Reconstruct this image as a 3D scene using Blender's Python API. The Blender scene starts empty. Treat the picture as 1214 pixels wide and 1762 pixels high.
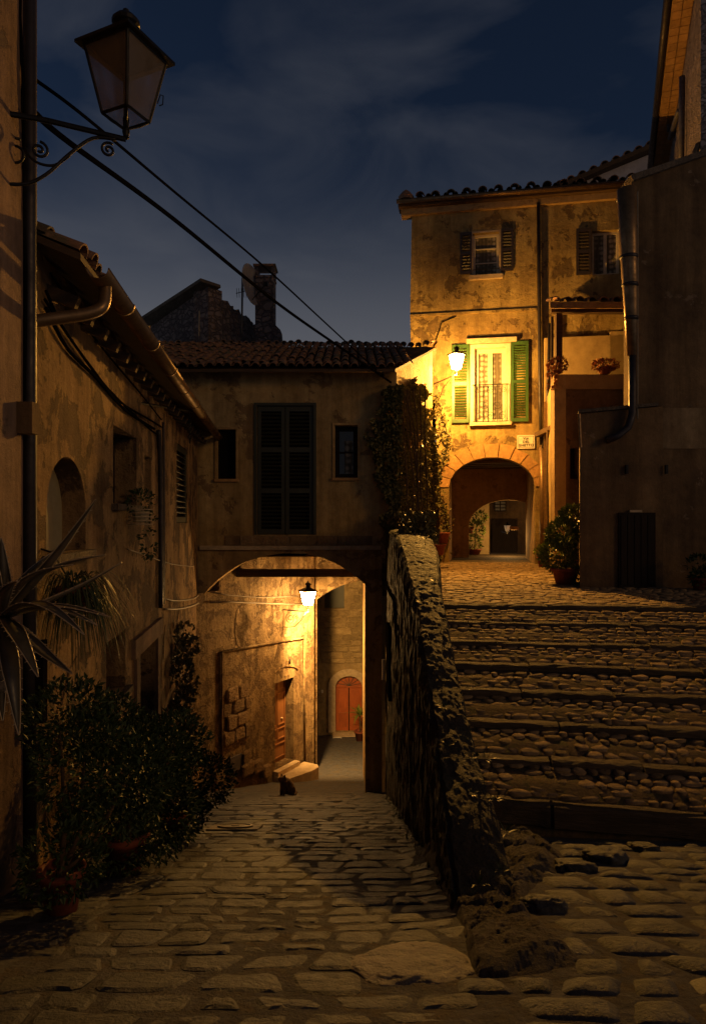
import bpy, bmesh, math, random
from mathutils import Vector, Matrix, noise
from mathutils.geometry import tessellate_polygon
R = random.Random(7)
V = Vector
scene = bpy.context.scene
C = scene.collection

# ------------------------------------------------------------------ camera (eye height is z = 0, looking along +Y)
F, CX, HY = 1150.0, 607.0, 895.0          # focal length in photo pixels, principal x, horizon row
cam = bpy.data.objects.new('camera', bpy.data.cameras.new('camera'))
C.objects.link(cam)
cam.rotation_euler = (math.radians(90), 0, 0)
cam.data.sensor_fit = 'VERTICAL'
cam.data.sensor_height = 36.0
cam.data.lens = F / 1762 * 36.0
cam.data.shift_y = (HY - 881) / 1762
cam.data.clip_start = 0.05
cam.data.clip_end = 500
scene.camera = cam

# ------------------------------------------------------------------ night sky
SUN_EL, SUN_ROT = 16, 122
world = bpy.data.worlds.new('World'); scene.world = world; world.use_nodes = True
nt = world.node_tree; N = nt.nodes; L = nt.links
N.clear()
out = N.new('ShaderNodeOutputWorld'); bg = N.new('ShaderNodeBackground')
L.new(bg.outputs[0], out.inputs[0])
sky = N.new('ShaderNodeTexSky'); sky.sky_type = 'NISHITA'; sky.sun_disc = False
sky.sun_elevation = math.radians(SUN_EL); sky.sun_rotation = math.radians(SUN_ROT)
sky.air_density = 1.0; sky.dust_density = 0.3; sky.ozone_density = 2.0
tint = N.new('ShaderNodeMix'); tint.data_type = 'RGBA'; tint.blend_type = 'MULTIPLY'; tint.inputs[0].default_value = 1
tint.inputs[7].default_value = (0.54, 0.60, 0.78, 1)
L.new(sky.outputs[0], tint.inputs[6])
tc = N.new('ShaderNodeTexCoord')
mp = N.new('ShaderNodeMapping'); mp.inputs['Scale'].default_value = (1.0, 1.0, 2.1); mp.inputs['Location'].default_value = (0.35, 0.1, 0.25)
L.new(tc.outputs['Generated'], mp.inputs[0])
cl = N.new('ShaderNodeTexNoise'); cl.inputs['Scale'].default_value = 3.4; cl.inputs['Detail'].default_value = 7; cl.inputs['Distortion'].default_value = 0.6; cl.inputs['Roughness'].default_value = 0.5
L.new(mp.outputs[0], cl.inputs['Vector'])
cr = N.new('ShaderNodeValToRGB'); cr.color_ramp.elements[0].position = 0.44; cr.color_ramp.elements[1].position = 0.70
L.new(cl.outputs['Fac'], cr.inputs[0])
mixc = N.new('ShaderNodeMix'); mixc.data_type = 'RGBA'
mixc.inputs[7].default_value = (6.8, 7.0, 8.0, 1)
sepz = N.new('ShaderNodeSeparateXYZ'); L.new(tc.outputs['Generated'], sepz.inputs[0])
lowr = N.new('ShaderNodeMapRange'); lowr.inputs[1].default_value = 0.48; lowr.inputs[2].default_value = 0.18; lowr.inputs[3].default_value = 0.0; lowr.inputs[4].default_value = 1.0
lowr.interpolation_type = 'SMOOTHSTEP'; L.new(sepz.outputs[2], lowr.inputs[0])
cmx = N.new('ShaderNodeMath'); cmx.operation = 'MULTIPLY_ADD'; cmx.inputs[1].default_value = 0.26; L.new(cr.outputs[0], cmx.inputs[0]); L.new(lowr.outputs[0], cmx.inputs[2]); cmx.use_clamp = True
L.new(cmx.outputs[0], mixc.inputs[0]); L.new(tint.outputs[2], mixc.inputs[6])
L.new(mixc.outputs[2], bg.inputs[0])
bg.inputs[1].default_value = 0.0145

# one weak, broad, warm light over the roofs (the glow of the town behind the camera)
sl = bpy.data.lights.new('sun', 'SUN'); sun = bpy.data.objects.new('sun', sl); C.objects.link(sun)
sl.energy = 0.32; sl.angle = math.radians(14); sl.color = (1.0, 0.55, 0.19)
az, el = math.radians(SUN_ROT), math.radians(SUN_EL)
sun.rotation_euler = V((math.sin(az) * math.cos(el), math.cos(az) * math.cos(el), math.sin(el))).to_track_quat('Z', 'Y').to_euler()

vs = scene.view_settings
vs.view_transform = 'Standard'; vs.look = 'None'; vs.gamma = 1.0; vs.exposure = 0.0; vs.use_curve_mapping = False
scene.cycles.max_bounces = 6
scene.cycles.use_denoising = True
scene.cycles.sample_clamp_indirect = 4.0

# ------------------------------------------------------------------ materials
def mk(name):
    m = bpy.data.materials.new(name); m.use_nodes = True
    nt = m.node_tree
    return m, nt, nt.nodes, nt.links, nt.nodes['Principled BSDF']

def coords(N, L, scale=(1, 1, 1)):
    tc = N.new('ShaderNodeTexCoord'); oi = N.new('ShaderNodeObjectInfo')
    mul = N.new('ShaderNodeMath'); mul.operation = 'MULTIPLY'; mul.inputs[1].default_value = 37.0
    L.new(oi.outputs['Random'], mul.inputs[0])
    add = N.new('ShaderNodeVectorMath'); add.operation = 'ADD'
    L.new(tc.outputs['Object'], add.inputs[0]); L.new(mul.outputs[0], add.inputs[1])
    return add.outputs[0], oi

def nz(N, L, vec, scale, detail=6, rough=0.6, stretch=None, dist=0.0):
    if stretch:
        mp = N.new('ShaderNodeMapping'); mp.inputs['Scale'].default_value = stretch
        L.new(vec, mp.inputs[0]); vec = mp.outputs[0]
    n = N.new('ShaderNodeTexNoise'); n.inputs['Scale'].default_value = scale
    n.inputs['Detail'].default_value = detail; n.inputs['Roughness'].default_value = rough
    n.inputs['Distortion'].default_value = dist
    L.new(vec, n.inputs['Vector'])
    return n.outputs['Fac']

def ramp(N, L, fac, p0, p1, c0=(0, 0, 0, 1), c1=(1, 1, 1, 1)):
    r = N.new('ShaderNodeValToRGB'); e = r.color_ramp.elements
    e[0].position, e[1].position = p0, p1; e[0].color, e[1].color = c0, c1
    L.new(fac, r.inputs[0]); return r.outputs[0]

def mix(N, L, fac, a, b, mode='MIX'):
    m = N.new('ShaderNodeMix'); m.data_type = 'RGBA'; m.blend_type = mode
    if isinstance(fac, (int, float)): m.inputs[0].default_value = fac
    else: L.new(fac, m.inputs[0])
    for k, x in ((6, a), (7, b)):
        if isinstance(x, tuple): m.inputs[k].default_value = x
        else: L.new(x, m.inputs[k])
    return m.outputs[2]

def mth(N, L, op, a, b):
    m = N.new('ShaderNodeMath'); m.operation = op
    for k, x in ((0, a), (1, b)):
        if isinstance(x, (int, float)): m.inputs[k].default_value = x
        else: L.new(x, m.inputs[k])
    return m.outputs[0]

def c4(c): return (c[0], c[1], c[2], 1)

def plaster(name, c1, c2, c3, scale=1.0, patch=0.56, streak=0.5, bump=0.5, depth=0.02, rough=0.9):
    """weathered lime plaster: two tones, fallen patches of a third, vertical run-off streaks, pitted relief"""
    m, nt, N, L, P = mk(name)
    co, oi = coords(N, L)
    big = nz(N, L, co, 0.9 * scale, 8, 0.62)
    med = nz(N, L, co, 1.7 * scale, 9, 0.68, None, 0.35)
    fine = nz(N, L, co, 24 * scale, 8, 0.7)
    pit = nz(N, L, co, 7 * scale, 8, 0.75)
    st = nz(N, L, co, 2.2 * scale, 6, 0.65, (1.6, 1.6, 0.12))
    col = mix(N, L, ramp(N, L, big, 0.36, 0.62), c4(c1), c4(c2))
    pm = ramp(N, L, med, patch, patch + 0.025)
    col = mix(N, L, mth(N, L, 'MULTIPLY', pm, 0.85), col, c4(c3))
    col = mix(N, L, streak, col, ramp(N, L, st, 0.32, 0.66, (0.34, 0.31, 0.28, 1), (1, 1, 1, 1)), 'MULTIPLY')
    col = mix(N, L, 0.55, col, ramp(N, L, pit, 0.32, 0.6, (0.45, 0.43, 0.4, 1), (1, 1, 1, 1)), 'MULTIPLY')
    L.new(col, P.inputs['Base Color']); P.inputs['Roughness'].default_value = rough
    P.inputs['Specular IOR Level'].default_value = 0.25
    h = mth(N, L, 'ADD', mth(N, L, 'MULTIPLY', fine, 0.28), mth(N, L, 'MULTIPLY', pit, 0.9))
    h = mth(N, L, 'ADD', h, mth(N, L, 'MULTIPLY', st, 0.35))
    h = mth(N, L, 'SUBTRACT', h, mth(N, L, 'MULTIPLY', pm, 0.35))
    b = N.new('ShaderNodeBump'); b.inputs['Strength'].default_value = bump; b.inputs['Distance'].default_value = depth * 2
    L.new(h, b.inputs['Height']); L.new(b.outputs[0], P.inputs['Normal'])
    return m

def stone(name, c1, c2, scale=4.0, bump=0.6, depth=0.012, rough=0.75, vary=0.5, spec=0.4, moss=None):
    """worn stone; every piece gets its own tone from the object's random value"""
    m, nt, N, L, P = mk(name)
    co, oi = coords(N, L)
    a = nz(N, L, co, scale, 8, 0.6); f = nz(N, L, co, scale * 7, 8, 0.7); p = nz(N, L, co, scale * 2.4, 6, 0.7)
    col = mix(N, L, ramp(N, L, a, 0.3, 0.7), c4(c1), c4(c2))
    col = mix(N, L, 0.6, col, ramp(N, L, p, 0.3, 0.62, (0.4, 0.38, 0.36, 1), (1, 1, 1, 1)), 'MULTIPLY')
    if moss:
        col = mix(N, L, ramp(N, L, nz(N, L, co, scale * 0.5, 8, 0.65), 0.5, 0.64), col, c4(moss))
    hsv = N.new('ShaderNodeHueSaturation')
    L.new(mth(N, L, 'ADD', mth(N, L, 'MULTIPLY', oi.outputs['Random'], vary), 1 - vary * 0.5), hsv.inputs['Value'])
    L.new(col, hsv.inputs['Color']); L.new(hsv.outputs[0], P.inputs['Base Color'])
    P.inputs['Specular IOR Level'].default_value = spec
    rr = ramp(N, L, p, 0.3, 0.7, (rough - 0.15,) * 3 + (1,), (min(1, rough + 0.15),) * 3 + (1,))
    L.new(rr, P.inputs['Roughness'])
    h = mth(N, L, 'ADD', mth(N, L, 'MULTIPLY', f, 0.4), p)
    b = N.new('ShaderNodeBump'); b.inputs['Strength'].default_value = bump; b.inputs['Distance'].default_value = depth * 2
    L.new(h, b.inputs['Height']); L.new(b.outputs[0], P.inputs['Normal'])
    return m

def rubble(name, c1, c2, joint, scale=3.5, bump=1.0, depth=0.05):
    """far rubble masonry, too far to tell the stones apart"""
    m, nt, N, L, P = mk(name)
    co, oi = coords(N, L)
    mp = N.new('ShaderNodeMapping'); mp.inputs['Scale'].default_value = (1, 1, 1.6)
    dn_ = N.new('ShaderNodeTexNoise'); dn_.inputs['Scale'].default_value = 5; dn_.inputs['Detail'].default_value = 5; L.new(co, dn_.inputs['Vector'])
    dv0 = N.new('ShaderNodeVectorMath'); dv0.operation = 'MULTIPLY_ADD'; dv0.inputs[1].default_value = (.3, .3, .3); L.new(dn_.outputs['Color'], dv0.inputs[0]); L.new(co, dv0.inputs[2]); L.new(dv0.outputs[0], mp.inputs[0])
    v = N.new('ShaderNodeTexVoronoi'); v.inputs['Scale'].default_value = scale; L.new(mp.outputs[0], v.inputs['Vector'])
    e = N.new('ShaderNodeTexVoronoi'); e.feature = 'DISTANCE_TO_EDGE'; e.inputs['Scale'].default_value = scale; L.new(mp.outputs[0], e.inputs['Vector'])
    f = nz(N, L, co, 18, 8, 0.7); g = nz(N, L, co, 1.2, 6)
    sep = N.new('ShaderNodeSeparateColor'); L.new(v.outputs['Color'], sep.inputs[0])
    col = mix(N, L, sep.outputs[0], c4(c1), c4(c2))
    col = mix(N, L, 0.6, col, ramp(N, L, g, 0.3, 0.7, (0.4, 0.4, 0.4, 1)), 'MULTIPLY')
    jm = ramp(N, L, e.outputs['Distance'], 0.0, 0.16)
    col = mix(N, L, jm, c4(joint), col)
    L.new(col, P.inputs['Base Color']); P.inputs['Roughness'].default_value = 0.95
    h = mth(N, L, 'ADD', jm, mth(N, L, 'MULTIPLY', f, 0.7))
    b = N.new('ShaderNodeBump'); b.inputs['Strength'].default_value = bump; b.inputs['Distance'].default_value = depth
    L.new(h, b.inputs['Height']); L.new(b.outputs[0], P.inputs['Normal'])
    return m

def wood(name, c1, c2, rough=0.55, grain=(14, 14, 0.8), vary=0.25):
    m, nt, N, L, P = mk(name)
    co, oi = coords(N, L)
    a = nz(N, L, co, 3, 6, 0.6, grain); d = nz(N, L, co, 3, 6)
    col = mix(N, L, ramp(N, L, a, 0.3, 0.7), c4(c1), c4(c2))
    col = mix(N, L, 0.5, col, ramp(N, L, d, 0.3, 0.65, (0.45, 0.45, 0.45, 1)), 'MULTIPLY')
    hsv = N.new('ShaderNodeHueSaturation')
    L.new(mth(N, L, 'ADD', mth(N, L, 'MULTIPLY', oi.outputs['Random'], vary), 1 - vary / 2), hsv.inputs['Value'])
    L.new(col, hsv.inputs['Color']); L.new(hsv.outputs[0], P.inputs['Base Color'])
    P.inputs['Roughness'].default_value = rough
    if rough > .65: P.inputs['Specular IOR Level'].default_value = .12
    b = N.new('ShaderNodeBump'); b.inputs['Strength'].default_value = 0.35; b.inputs['Distance'].default_value = 0.006
    L.new(a, b.inputs['Height']); L.new(b.outputs[0], P.inputs['Normal'])
    return m

def metal(name, c, rough=0.5, met=0.8, bump=0.2):
    m, nt, N, L, P = mk(name)
    co, oi = coords(N, L)
    a = nz(N, L, co, 9, 8, 0.7)
    L.new(mix(N, L, ramp(N, L, a, 0.35, 0.7), c4(c), c4([x * 0.45 for x in c])), P.inputs['Base Color'])
    P.inputs['Metallic'].default_value = met
    L.new(ramp(N, L, a, 0.3, 0.7, (rough - 0.1,) * 3 + (1,), (rough + 0.2,) * 3 + (1,)), P.inputs['Roughness'])
    b = N.new('ShaderNodeBump'); b.inputs['Strength'].default_value = bump; b.inputs['Distance'].default_value = 0.004
    L.new(a, b.inputs['Height']); L.new(b.outputs[0], P.inputs['Normal'])
    return m

def leafmat(name, c1, c2, rough=0.4):
    m, nt, N, L, P = mk(name)
    co, oi = coords(N, L)
    a = nz(N, L, co, 13, 3); 
    L.new(mix(N, L, ramp(N, L, a, 0.3, 0.7), c4(c1), c4(c2)), P.inputs['Base Color'])
    P.inputs['Roughness'].default_value = rough
    P.inputs['Specular IOR Level'].default_value = 0.18
    return m

def emit(name, c, s, base=(.8, .7, .5)):
    m, nt, N, L, P = mk(name)
    P.inputs['Base Color'].default_value = c4(base)
    P.inputs['Emission Color'].default_value = c4(c); P.inputs['Emission Strength'].default_value = s
    return m

def plain(name, c, rough=0.6, met=0.0):
    m, nt, N, L, P = mk(name)
    co, oi = coords(N, L)
    a = nz(N, L, co, 11, 5)
    L.new(mix(N, L, ramp(N, L, a, 0.25, 0.75), c4(c), c4([x * 0.7 for x in c])), P.inputs['Base Color'])
    P.inputs['Roughness'].default_value = rough; P.inputs['Metallic'].default_value = met
    if rough > .85: P.inputs['Specular IOR Level'].default_value = 0.0
    return m

def glassmat(name, c, alpha=0.45, rough=0.12):
    m, nt, N, L, P = mk(name)
    co, oi = coords(N, L)
    a = nz(N, L, co, 6, 5, 0.6, (1, 1, .5))
    L.new(mix(N, L, ramp(N, L, a, 0.3, 0.7), c4(c), c4([x * 0.5 for x in c])), P.inputs['Base Color'])
    L.new(ramp(N, L, a, 0.35, 0.7, (alpha * 0.5,) * 3 + (1,), (min(1, alpha * 1.5),) * 3 + (1,)), P.inputs['Alpha'])
    P.inputs['Roughness'].default_value = rough
    return m

def lace(name):
    """white net curtain with woven ovals"""
    m, nt, N, L, P = mk(name)
    co, oi = coords(N, L)
    w = N.new('ShaderNodeTexWave'); w.inputs['Scale'].default_value = 3.2; w.inputs['Distortion'].default_value = 2.5; L.new(co, w.inputs['Vector'])
    v = N.new('ShaderNodeTexVoronoi'); v.inputs['Scale'].default_value = 7; v.inputs['Randomness'].default_value = 0.25; L.new(co, v.inputs['Vector'])
    p = ramp(N, L, v.outputs['Distance'], 0.25, 0.5)
    col = mix(N, L, p, (0.36, 0.32, 0.24, 1), (0.1, 0.085, 0.055, 1))
    col = mix(N, L, 0.5, col, ramp(N, L, w.outputs['Fac'], 0.1, 0.8, (0.3, 0.3, 0.3, 1)), 'MULTIPLY')
    L.new(col, P.inputs['Base Color']); P.inputs['Roughness'].default_value = 0.9
    return m

M = dict(
    plaster_left=plaster('ochre plaster, stained', (0.56, 0.37, 0.17), (0.33, 0.2, 0.095), (0.15, 0.095, 0.055), 1.3, 0.52, 0.8, 1.0, 0.045),
    plaster_near=plaster('pinkish plaster, stained', (0.34, 0.22, 0.15), (0.2, 0.13, 0.09), (0.14, 0.1, 0.08), 1.2, 0.6, 0.8, 0.7, 0.02),
    plaster_bridge=plaster('smooth yellow plaster', (0.58, 0.41, 0.18), (0.42, 0.28, 0.11), (0.25, 0.155, 0.075), 0.9, 0.565, 0.75, 0.5, 0.02),
    plaster_alley=plaster('crumbling alley plaster', (0.48, 0.34, 0.17), (0.29, 0.19, 0.09), (0.19, 0.12, 0.06), 1.9, 0.52, 0.7, 1.0, 0.06),
    plaster_corner=plaster('yellow ochre plaster, peeling', (0.5, 0.37, 0.14), (0.3, 0.2, 0.078), (0.17, 0.11, 0.052), 0.9, 0.555, 0.7, 0.8, 0.035),
    plaster_loggia=plaster('brown loggia plaster', (0.33, 0.23, 0.12), (0.22, 0.14, 0.07), (0.15, 0.1, 0.06), 1.2, 0.6, 0.6, 0.6, 0.02),
    plaster_inner=plaster('clean yellow plaster', (0.5, 0.37, 0.17), (0.44, 0.31, 0.14), (0.35, 0.24, 0.11), 0.6, 0.68, 0.2, 0.15, 0.008),
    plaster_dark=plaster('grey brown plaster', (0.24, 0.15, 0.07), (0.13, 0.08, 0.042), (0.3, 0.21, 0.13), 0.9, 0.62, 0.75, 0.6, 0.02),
    plaster_white=plaster('pale lilac plaster', (0.5, 0.46, 0.46), (0.42, 0.38, 0.4), (0.34, 0.3, 0.3), 0.5, 0.7, 0.2, 0.2, 0.01),
    passage=plaster('brown passage plaster', (0.52, 0.34, 0.14), (0.38, 0.24, 0.1), (0.28, 0.17, 0.075), 1.3, 0.6, 0.4, 0.6, 0.02),
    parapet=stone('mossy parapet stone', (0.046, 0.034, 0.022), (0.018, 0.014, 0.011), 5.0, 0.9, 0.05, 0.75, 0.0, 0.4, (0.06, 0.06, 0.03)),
    paving=stone('grey brown paving stone', (0.058, 0.063, 0.078), (0.026, 0.029, 0.038), 7.0, 0.8, 0.018, 0.6, 0.6, 0.35),
    paving_far=stone('grey brown paving', (0.068, 0.068, 0.072), (0.032, 0.032, 0.036), 2.6, 0.6, 0.015, 0.6, 0.0, 0.4),
    mortar=stone('gritty lime mortar', (0.15, 0.148, 0.155), (0.06, 0.059, 0.062), 9.0, 1.0, 0.02, 0.95, 0.0, 0.2, (0.12, 0.1, 0.075)),
    cobble=stone('river cobble', (0.32, 0.22, 0.12), (0.16, 0.11, 0.062), 1.6, 0.5, 0.05, 0.8, 0.9, 0.2),
    cobble_field=stone('river cobbles', (0.33, 0.225, 0.12), (0.14, 0.098, 0.056), 5.0, 0.5, 0.008, 0.8, 0.0, 0.2),
    bedding=stone('earth bedding', (0.15, 0.105, 0.062), (0.08, 0.057, 0.036), 14.0, 1.0, 0.01, 0.95, 0.0, 0.2, (0.07, 0.065, 0.03)),
    step=stone('worn travertine step', (0.17, 0.125, 0.085), (0.08, 0.06, 0.042), 3.0, 1.0, 0.05, 0.8, 0.35, 0.35),
    boulder=stone('rough concrete rubble', (0.13, 0.11, 0.098), (0.06, 0.052, 0.048), 14.0, 1.0, 0.03, 0.9, 0.0, 0.3),
    slabstone=stone('smooth pale slab', (0.17, 0.145, 0.13), (0.1, 0.085, 0.08), 5, 0.8, 0.02, 0.6, 0.2, 0.4),
    block=stone('tufa block', (0.4, 0.27, 0.145), (0.24, 0.155, 0.085), 2.0, 1.0, 0.1, 0.9, 0.5, 0.2),
    farstone=stone('golden grey masonry', (0.46, 0.34, 0.16), (0.28, 0.2, 0.1), 2.0, 0.8, 0.03, 0.9, 0.45, 0.2),
    voussoir=stone('orange tufa', (0.46, 0.27, 0.11), (0.38, 0.21, 0.08), 4.0, 0.5, 0.015, 0.85, 0.25, 0.2),
    trim=stone('pale travertine trim', (0.55, 0.43, 0.27), (0.44, 0.33, 0.2), 4.0, 0.4, 0.01, 0.8, 0.1, 0.3),
    rubble=rubble('rubble masonry', (0.26, 0.2, 0.18), (0.13, 0.1, 0.1), (0.09, 0.07, 0.07), 4.5),
    rubble_pale=rubble('pale rubble masonry', (0.4, 0.32, 0.3), (0.25, 0.2, 0.18), (0.18, 0.14, 0.13), 6.0),
    tile=stone('terracotta roof tile', (0.3, 0.16, 0.09), (0.15, 0.085, 0.055), 5.0, 0.6, 0.01, 0.85, 0.6, 0.25, (0.1, 0.09, 0.055)),
    terracotta=stone('terracotta pot', (0.24, 0.065, 0.034), (0.17, 0.045, 0.025), 4.0, 0.3, 0.005, 0.8, 0.3, 0.3),
    soffit=rubble('brick soffit', (0.4, 0.2, 0.09), (0.3, 0.14, 0.06), (0.12, 0.07, 0.04), 4.0, 0.5, 0.02),
    oldwood=wood('old dark timber', (0.12, 0.075, 0.04), (0.06, 0.038, 0.022), 0.75, (0.6, 14, 14)),
    doorbrown=wood('varnished brown door', (0.3, 0.13, 0.045), (0.2, 0.08, 0.028), 0.42),
    doorred=wood('red brown door', (0.42, 0.105, 0.025), (0.3, 0.07, 0.018), 0.42),
    doordark=wood('dark door', (0.03, 0.02, 0.014), (0.018, 0.012, 0.009), 0.7),
    cream=plain('cream painted board', (0.36, 0.29, 0.15), 0.6),
    shut_green=wood('green shutter paint', (0.05, 0.115, 0.022), (0.03, 0.07, 0.014), 0.4, (14, 14, .8), 0.1),
    shut_dark=wood('dark olive shutter paint', (0.045, 0.046, 0.022), (0.032, 0.034, 0.017), 0.5, (14, 14, .8), 0.15),
    shut_brown=wood('dark brown shutter', (0.045, 0.03, 0.02), (0.03, 0.02, 0.014), 0.5, (14, 14, .8), 0.15),
    whitepaint=plain('cream white window paint', (0.6, 0.52, 0.36), 0.6),
    glass=plain('dark window glass', (0.025, 0.025, 0.022), 0.12),
    void=plain('unlit interior', (0.012, 0.01, 0.009), 0.9),
    lace=lace('net curtain'),
    iron=metal('black wrought iron', (0.025, 0.023, 0.022), 0.45, 0.7),
    iron_grey=metal('grey painted iron', (0.12, 0.1, 0.08), 0.5, 0.3),  # lighter grey than the black wrought iron
    pipe=metal('aged copper pipe', (0.26, 0.16, 0.075), 0.42, 0.65),
    pipe_dark=metal('dark pipe', (0.05, 0.04, 0.04), 0.45, 0.5),
    pipe_grey=metal('grey plastic pipe', (0.1, 0.09, 0.1), 0.5, 0.1),
    cable=plain('black cable', (0.008, 0.007, 0.007), 0.9),
    cable_pale=plain('grey cable', (0.26, 0.2, 0.13), 0.6),
    lampglass_off=glassmat('frosted amber glass', (0.32, 0.22, 0.12), 0.42, 0.3),
    lampglass_on=emit('glowing lamp glass', (1.0, 0.56, 0.17), 150.0),
    lampglass_alley=emit('glowing passage lamp glass', (1.0, 0.58, 0.22), 95.0),
    lampglass_small=emit('dim lamp glass', (1.0, 0.72, 0.42), 0.1, (.1, .08, .06)),
    sign=plain('enamel sign white', (0.78, 0.72, 0.56), 0.35),
    signink=plain('sign lettering', (0.02, 0.018, 0.015), 0.5),
    leaf=leafmat('dark leaves', (0.02, 0.034, 0.011), (0.042, 0.062, 0.02), 0.5),
    ivy=leafmat('ivy leaves', (0.07, 0.07, 0.025), (0.17, 0.14, 0.05), 0.42),
    hedge=leafmat('hedge leaves', (0.09, 0.13, 0.02), (0.17, 0.2, 0.04), 0.4),
    dryleaf=leafmat('reddish flowers', (0.42, 0.12, 0.04), (0.26, 0.16, 0.05), 0.6),
    grass=leafmat('grass blades', (0.03, 0.042, 0.013), (0.06, 0.07, 0.025), 0.4),
    agave=stone('agave leaf', (0.11, 0.085, 0.06), (0.05, 0.05, 0.034), 5.0, 0.2, 0.003, 0.42, 0.3, 0.5),
    thorn=plain('pale leaf edge', (0.42, 0.33, 0.22), 0.4),
    stem=wood('woody stem', (0.11, 0.07, 0.04), (0.06, 0.04, 0.025), 0.9),
    fur=stone('tabby fur', (0.26, 0.15, 0.075), (0.08, 0.05, 0.03), 22.0, 0.6, 0.006, 0.95, 0.0, 0.15),
    bowl=plain('white bowl', (0.75, 0.72, 0.66), 0.4),
    dish=plain('grey dish paint', (0.3, 0.29, 0.3), 0.5),
)

# ------------------------------------------------------------------ mesh helpers
WL = {}          # world location of each object (no rotated parents are used)
def P(px, py, d): return V(((px - CX) / F * d, d, (HY - py) / F * d))

def link(o, parent=None):
    C.objects.link(o)
    WL[o.name] = V(o.location)
    if parent is not None:
        o.parent = parent
        o.matrix_parent_inverse = Matrix.Translation(-WL[parent.name])
    return o

def tag(o, label=None, cat=None, group=None, kind=None):
    for k, v in (('label', label), ('category', cat), ('group', group), ('kind', kind)):
        if v: o[k] = v
    return o

def thing(name, loc, label, cat, group=None):
    o = bpy.data.objects.new(name, None); o.empty_display_size = 0.2
    o.location = V(loc); link(o)
    return tag(o, label, cat, group)

def smooth_path(pts, n=5):
    pts = [V(p) for p in pts]; out = []
    for i in range(len(pts) - 1):
        a, b, c, d = pts[max(i - 1, 0)], pts[i], pts[i + 1], pts[min(i + 2, len(pts) - 1)]
        for k in range(n):
            t = k / n; out.append(.5 * ((2 * b) + (c - a) * t + (2 * a - 5 * b + 4 * c - d) * t * t + (3 * b - a - 3 * c + d) * t ** 3))
    return out + [pts[-1]]

class MB:
    def __init__(s): s.v = []; s.f = []
    def add(s, vs, fs):
        k = len(s.v); s.v += [V(a) for a in vs]; s.f += [tuple(i + k for i in f) for f in fs]; return s
    def box(s, c, sx, sy, sz, ax=None):
        ax = ax or (V((1, 0, 0)), V((0, 1, 0)), V((0, 0, 1)))
        c = V(c); vs = []
        for k in range(8):
            vs.append(c + ax[0] * (sx / 2 * (1 if k & 1 else -1)) + ax[1] * (sy / 2 * (1 if k & 2 else -1)) + ax[2] * (sz / 2 * (1 if k & 4 else -1)))
        return s.add(vs, [(0, 1, 3, 2), (4, 6, 7, 5), (0, 4, 5, 1), (2, 3, 7, 6), (0, 2, 6, 4), (1, 5, 7, 3)])
    def hexa(s, bottom, top):          # two matching rings of points
        n = len(bottom)
        return s.add(list(bottom) + list(top), [tuple(range(n))[::-1], tuple(range(n, 2 * n))] + [(i, (i + 1) % n, n + (i + 1) % n, n + i) for i in range(n)])
    def tube(s, path, r, seg=8, arc=None):
        pts = [V(p) for p in path]; n = len(pts)
        rs = r if isinstance(r, (list, tuple)) else [r] * n
        t0 = (pts[1] - pts[0]).normalized()
        up = V((0, 0, 1)) if abs(t0.z) < 0.9 else V((1, 0, 0))
        a = t0.cross(up).normalized(); vs = []; fs = []
        for i in range(n):
            t = (pts[min(i + 1, n - 1)] - pts[max(i - 1, 0)]).normalized()
            a = (a - t * a.dot(t)).normalized(); b = t.cross(a)
            for k in range(seg):
                w = 2 * math.pi * k / seg if arc is None else arc[0] + (arc[1] - arc[0]) * k / (seg - 1)
                vs.append(pts[i] + (a * math.cos(w) + b * math.sin(w)) * rs[i])
        for i in range(n - 1):
            for k in range(seg if arc is None else seg - 1):
                k2 = (k + 1) % seg
                fs.append((i * seg + k, i * seg + k2, (i + 1) * seg + k2, (i + 1) * seg + k))
        if arc is None: fs += [tuple(range(seg))[::-1], tuple((n - 1) * seg + k for k in range(seg))]
        return s.add(vs, fs)
    def lathe(s, c, prof, seg=16):
        c = V(c); vs = []; fs = []; n = len(prof)
        for r, z in prof:
            for k in range(seg):
                w = 2 * math.pi * k / seg; vs.append(c + V((r * math.cos(w), r * math.sin(w), z)))
        for i in range(n - 1):
            for k in range(seg):
                k2 = (k + 1) % seg; fs.append((i * seg + k, i * seg + k2, (i + 1) * seg + k2, (i + 1) * seg + k))
        fs += [tuple(range(seg))[::-1], tuple((n - 1) * seg + k for k in range(seg))]
        return s.add(vs, fs)
    def leaf(s, p, d, up, ln, w):      # one folded diamond leaf
        d = d.normalized(); side = d.cross(up)
        if side.length < 1e-4: side = d.orthogonal()
        side.normalize(); n = side.cross(d)
        a = p; b = p + d * ln * 0.45 + side * w * 0.5 + n * w * 0.18; c_ = p + d * ln - n * ln * 0.12; e = p + d * ln * 0.45 - side * w * 0.5 + n * w * 0.18
        return s.add([a, b, c_, e], [(0, 1, 2), (0, 2, 3)])
    def build(s, name, mat, parent=None, smooth=False, fixn=True, origin=True):
        me = bpy.data.meshes.new(name)
        xs = [v.x for v in s.v]; ys = [v.y for v in s.v]; zs = [v.z for v in s.v]
        o0 = V(((min(xs) + max(xs)) / 2, (min(ys) + max(ys)) / 2, min(zs))) if origin else V((0, 0, 0))
        me.from_pydata([tuple(v - o0) for v in s.v], [], s.f)
        if fixn and len(s.f) < 40000:
            bm = bmesh.new(); bm.from_mesh(me); bmesh.ops.recalc_face_normals(bm, faces=bm.faces); bm.to_mesh(me); bm.free()
        if smooth:
            for p in me.polygons: p.use_smooth = True
        me.materials.append(mat)
        o = bpy.data.objects.new(name, me); o.location = o0
        return link(o, parent)

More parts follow.
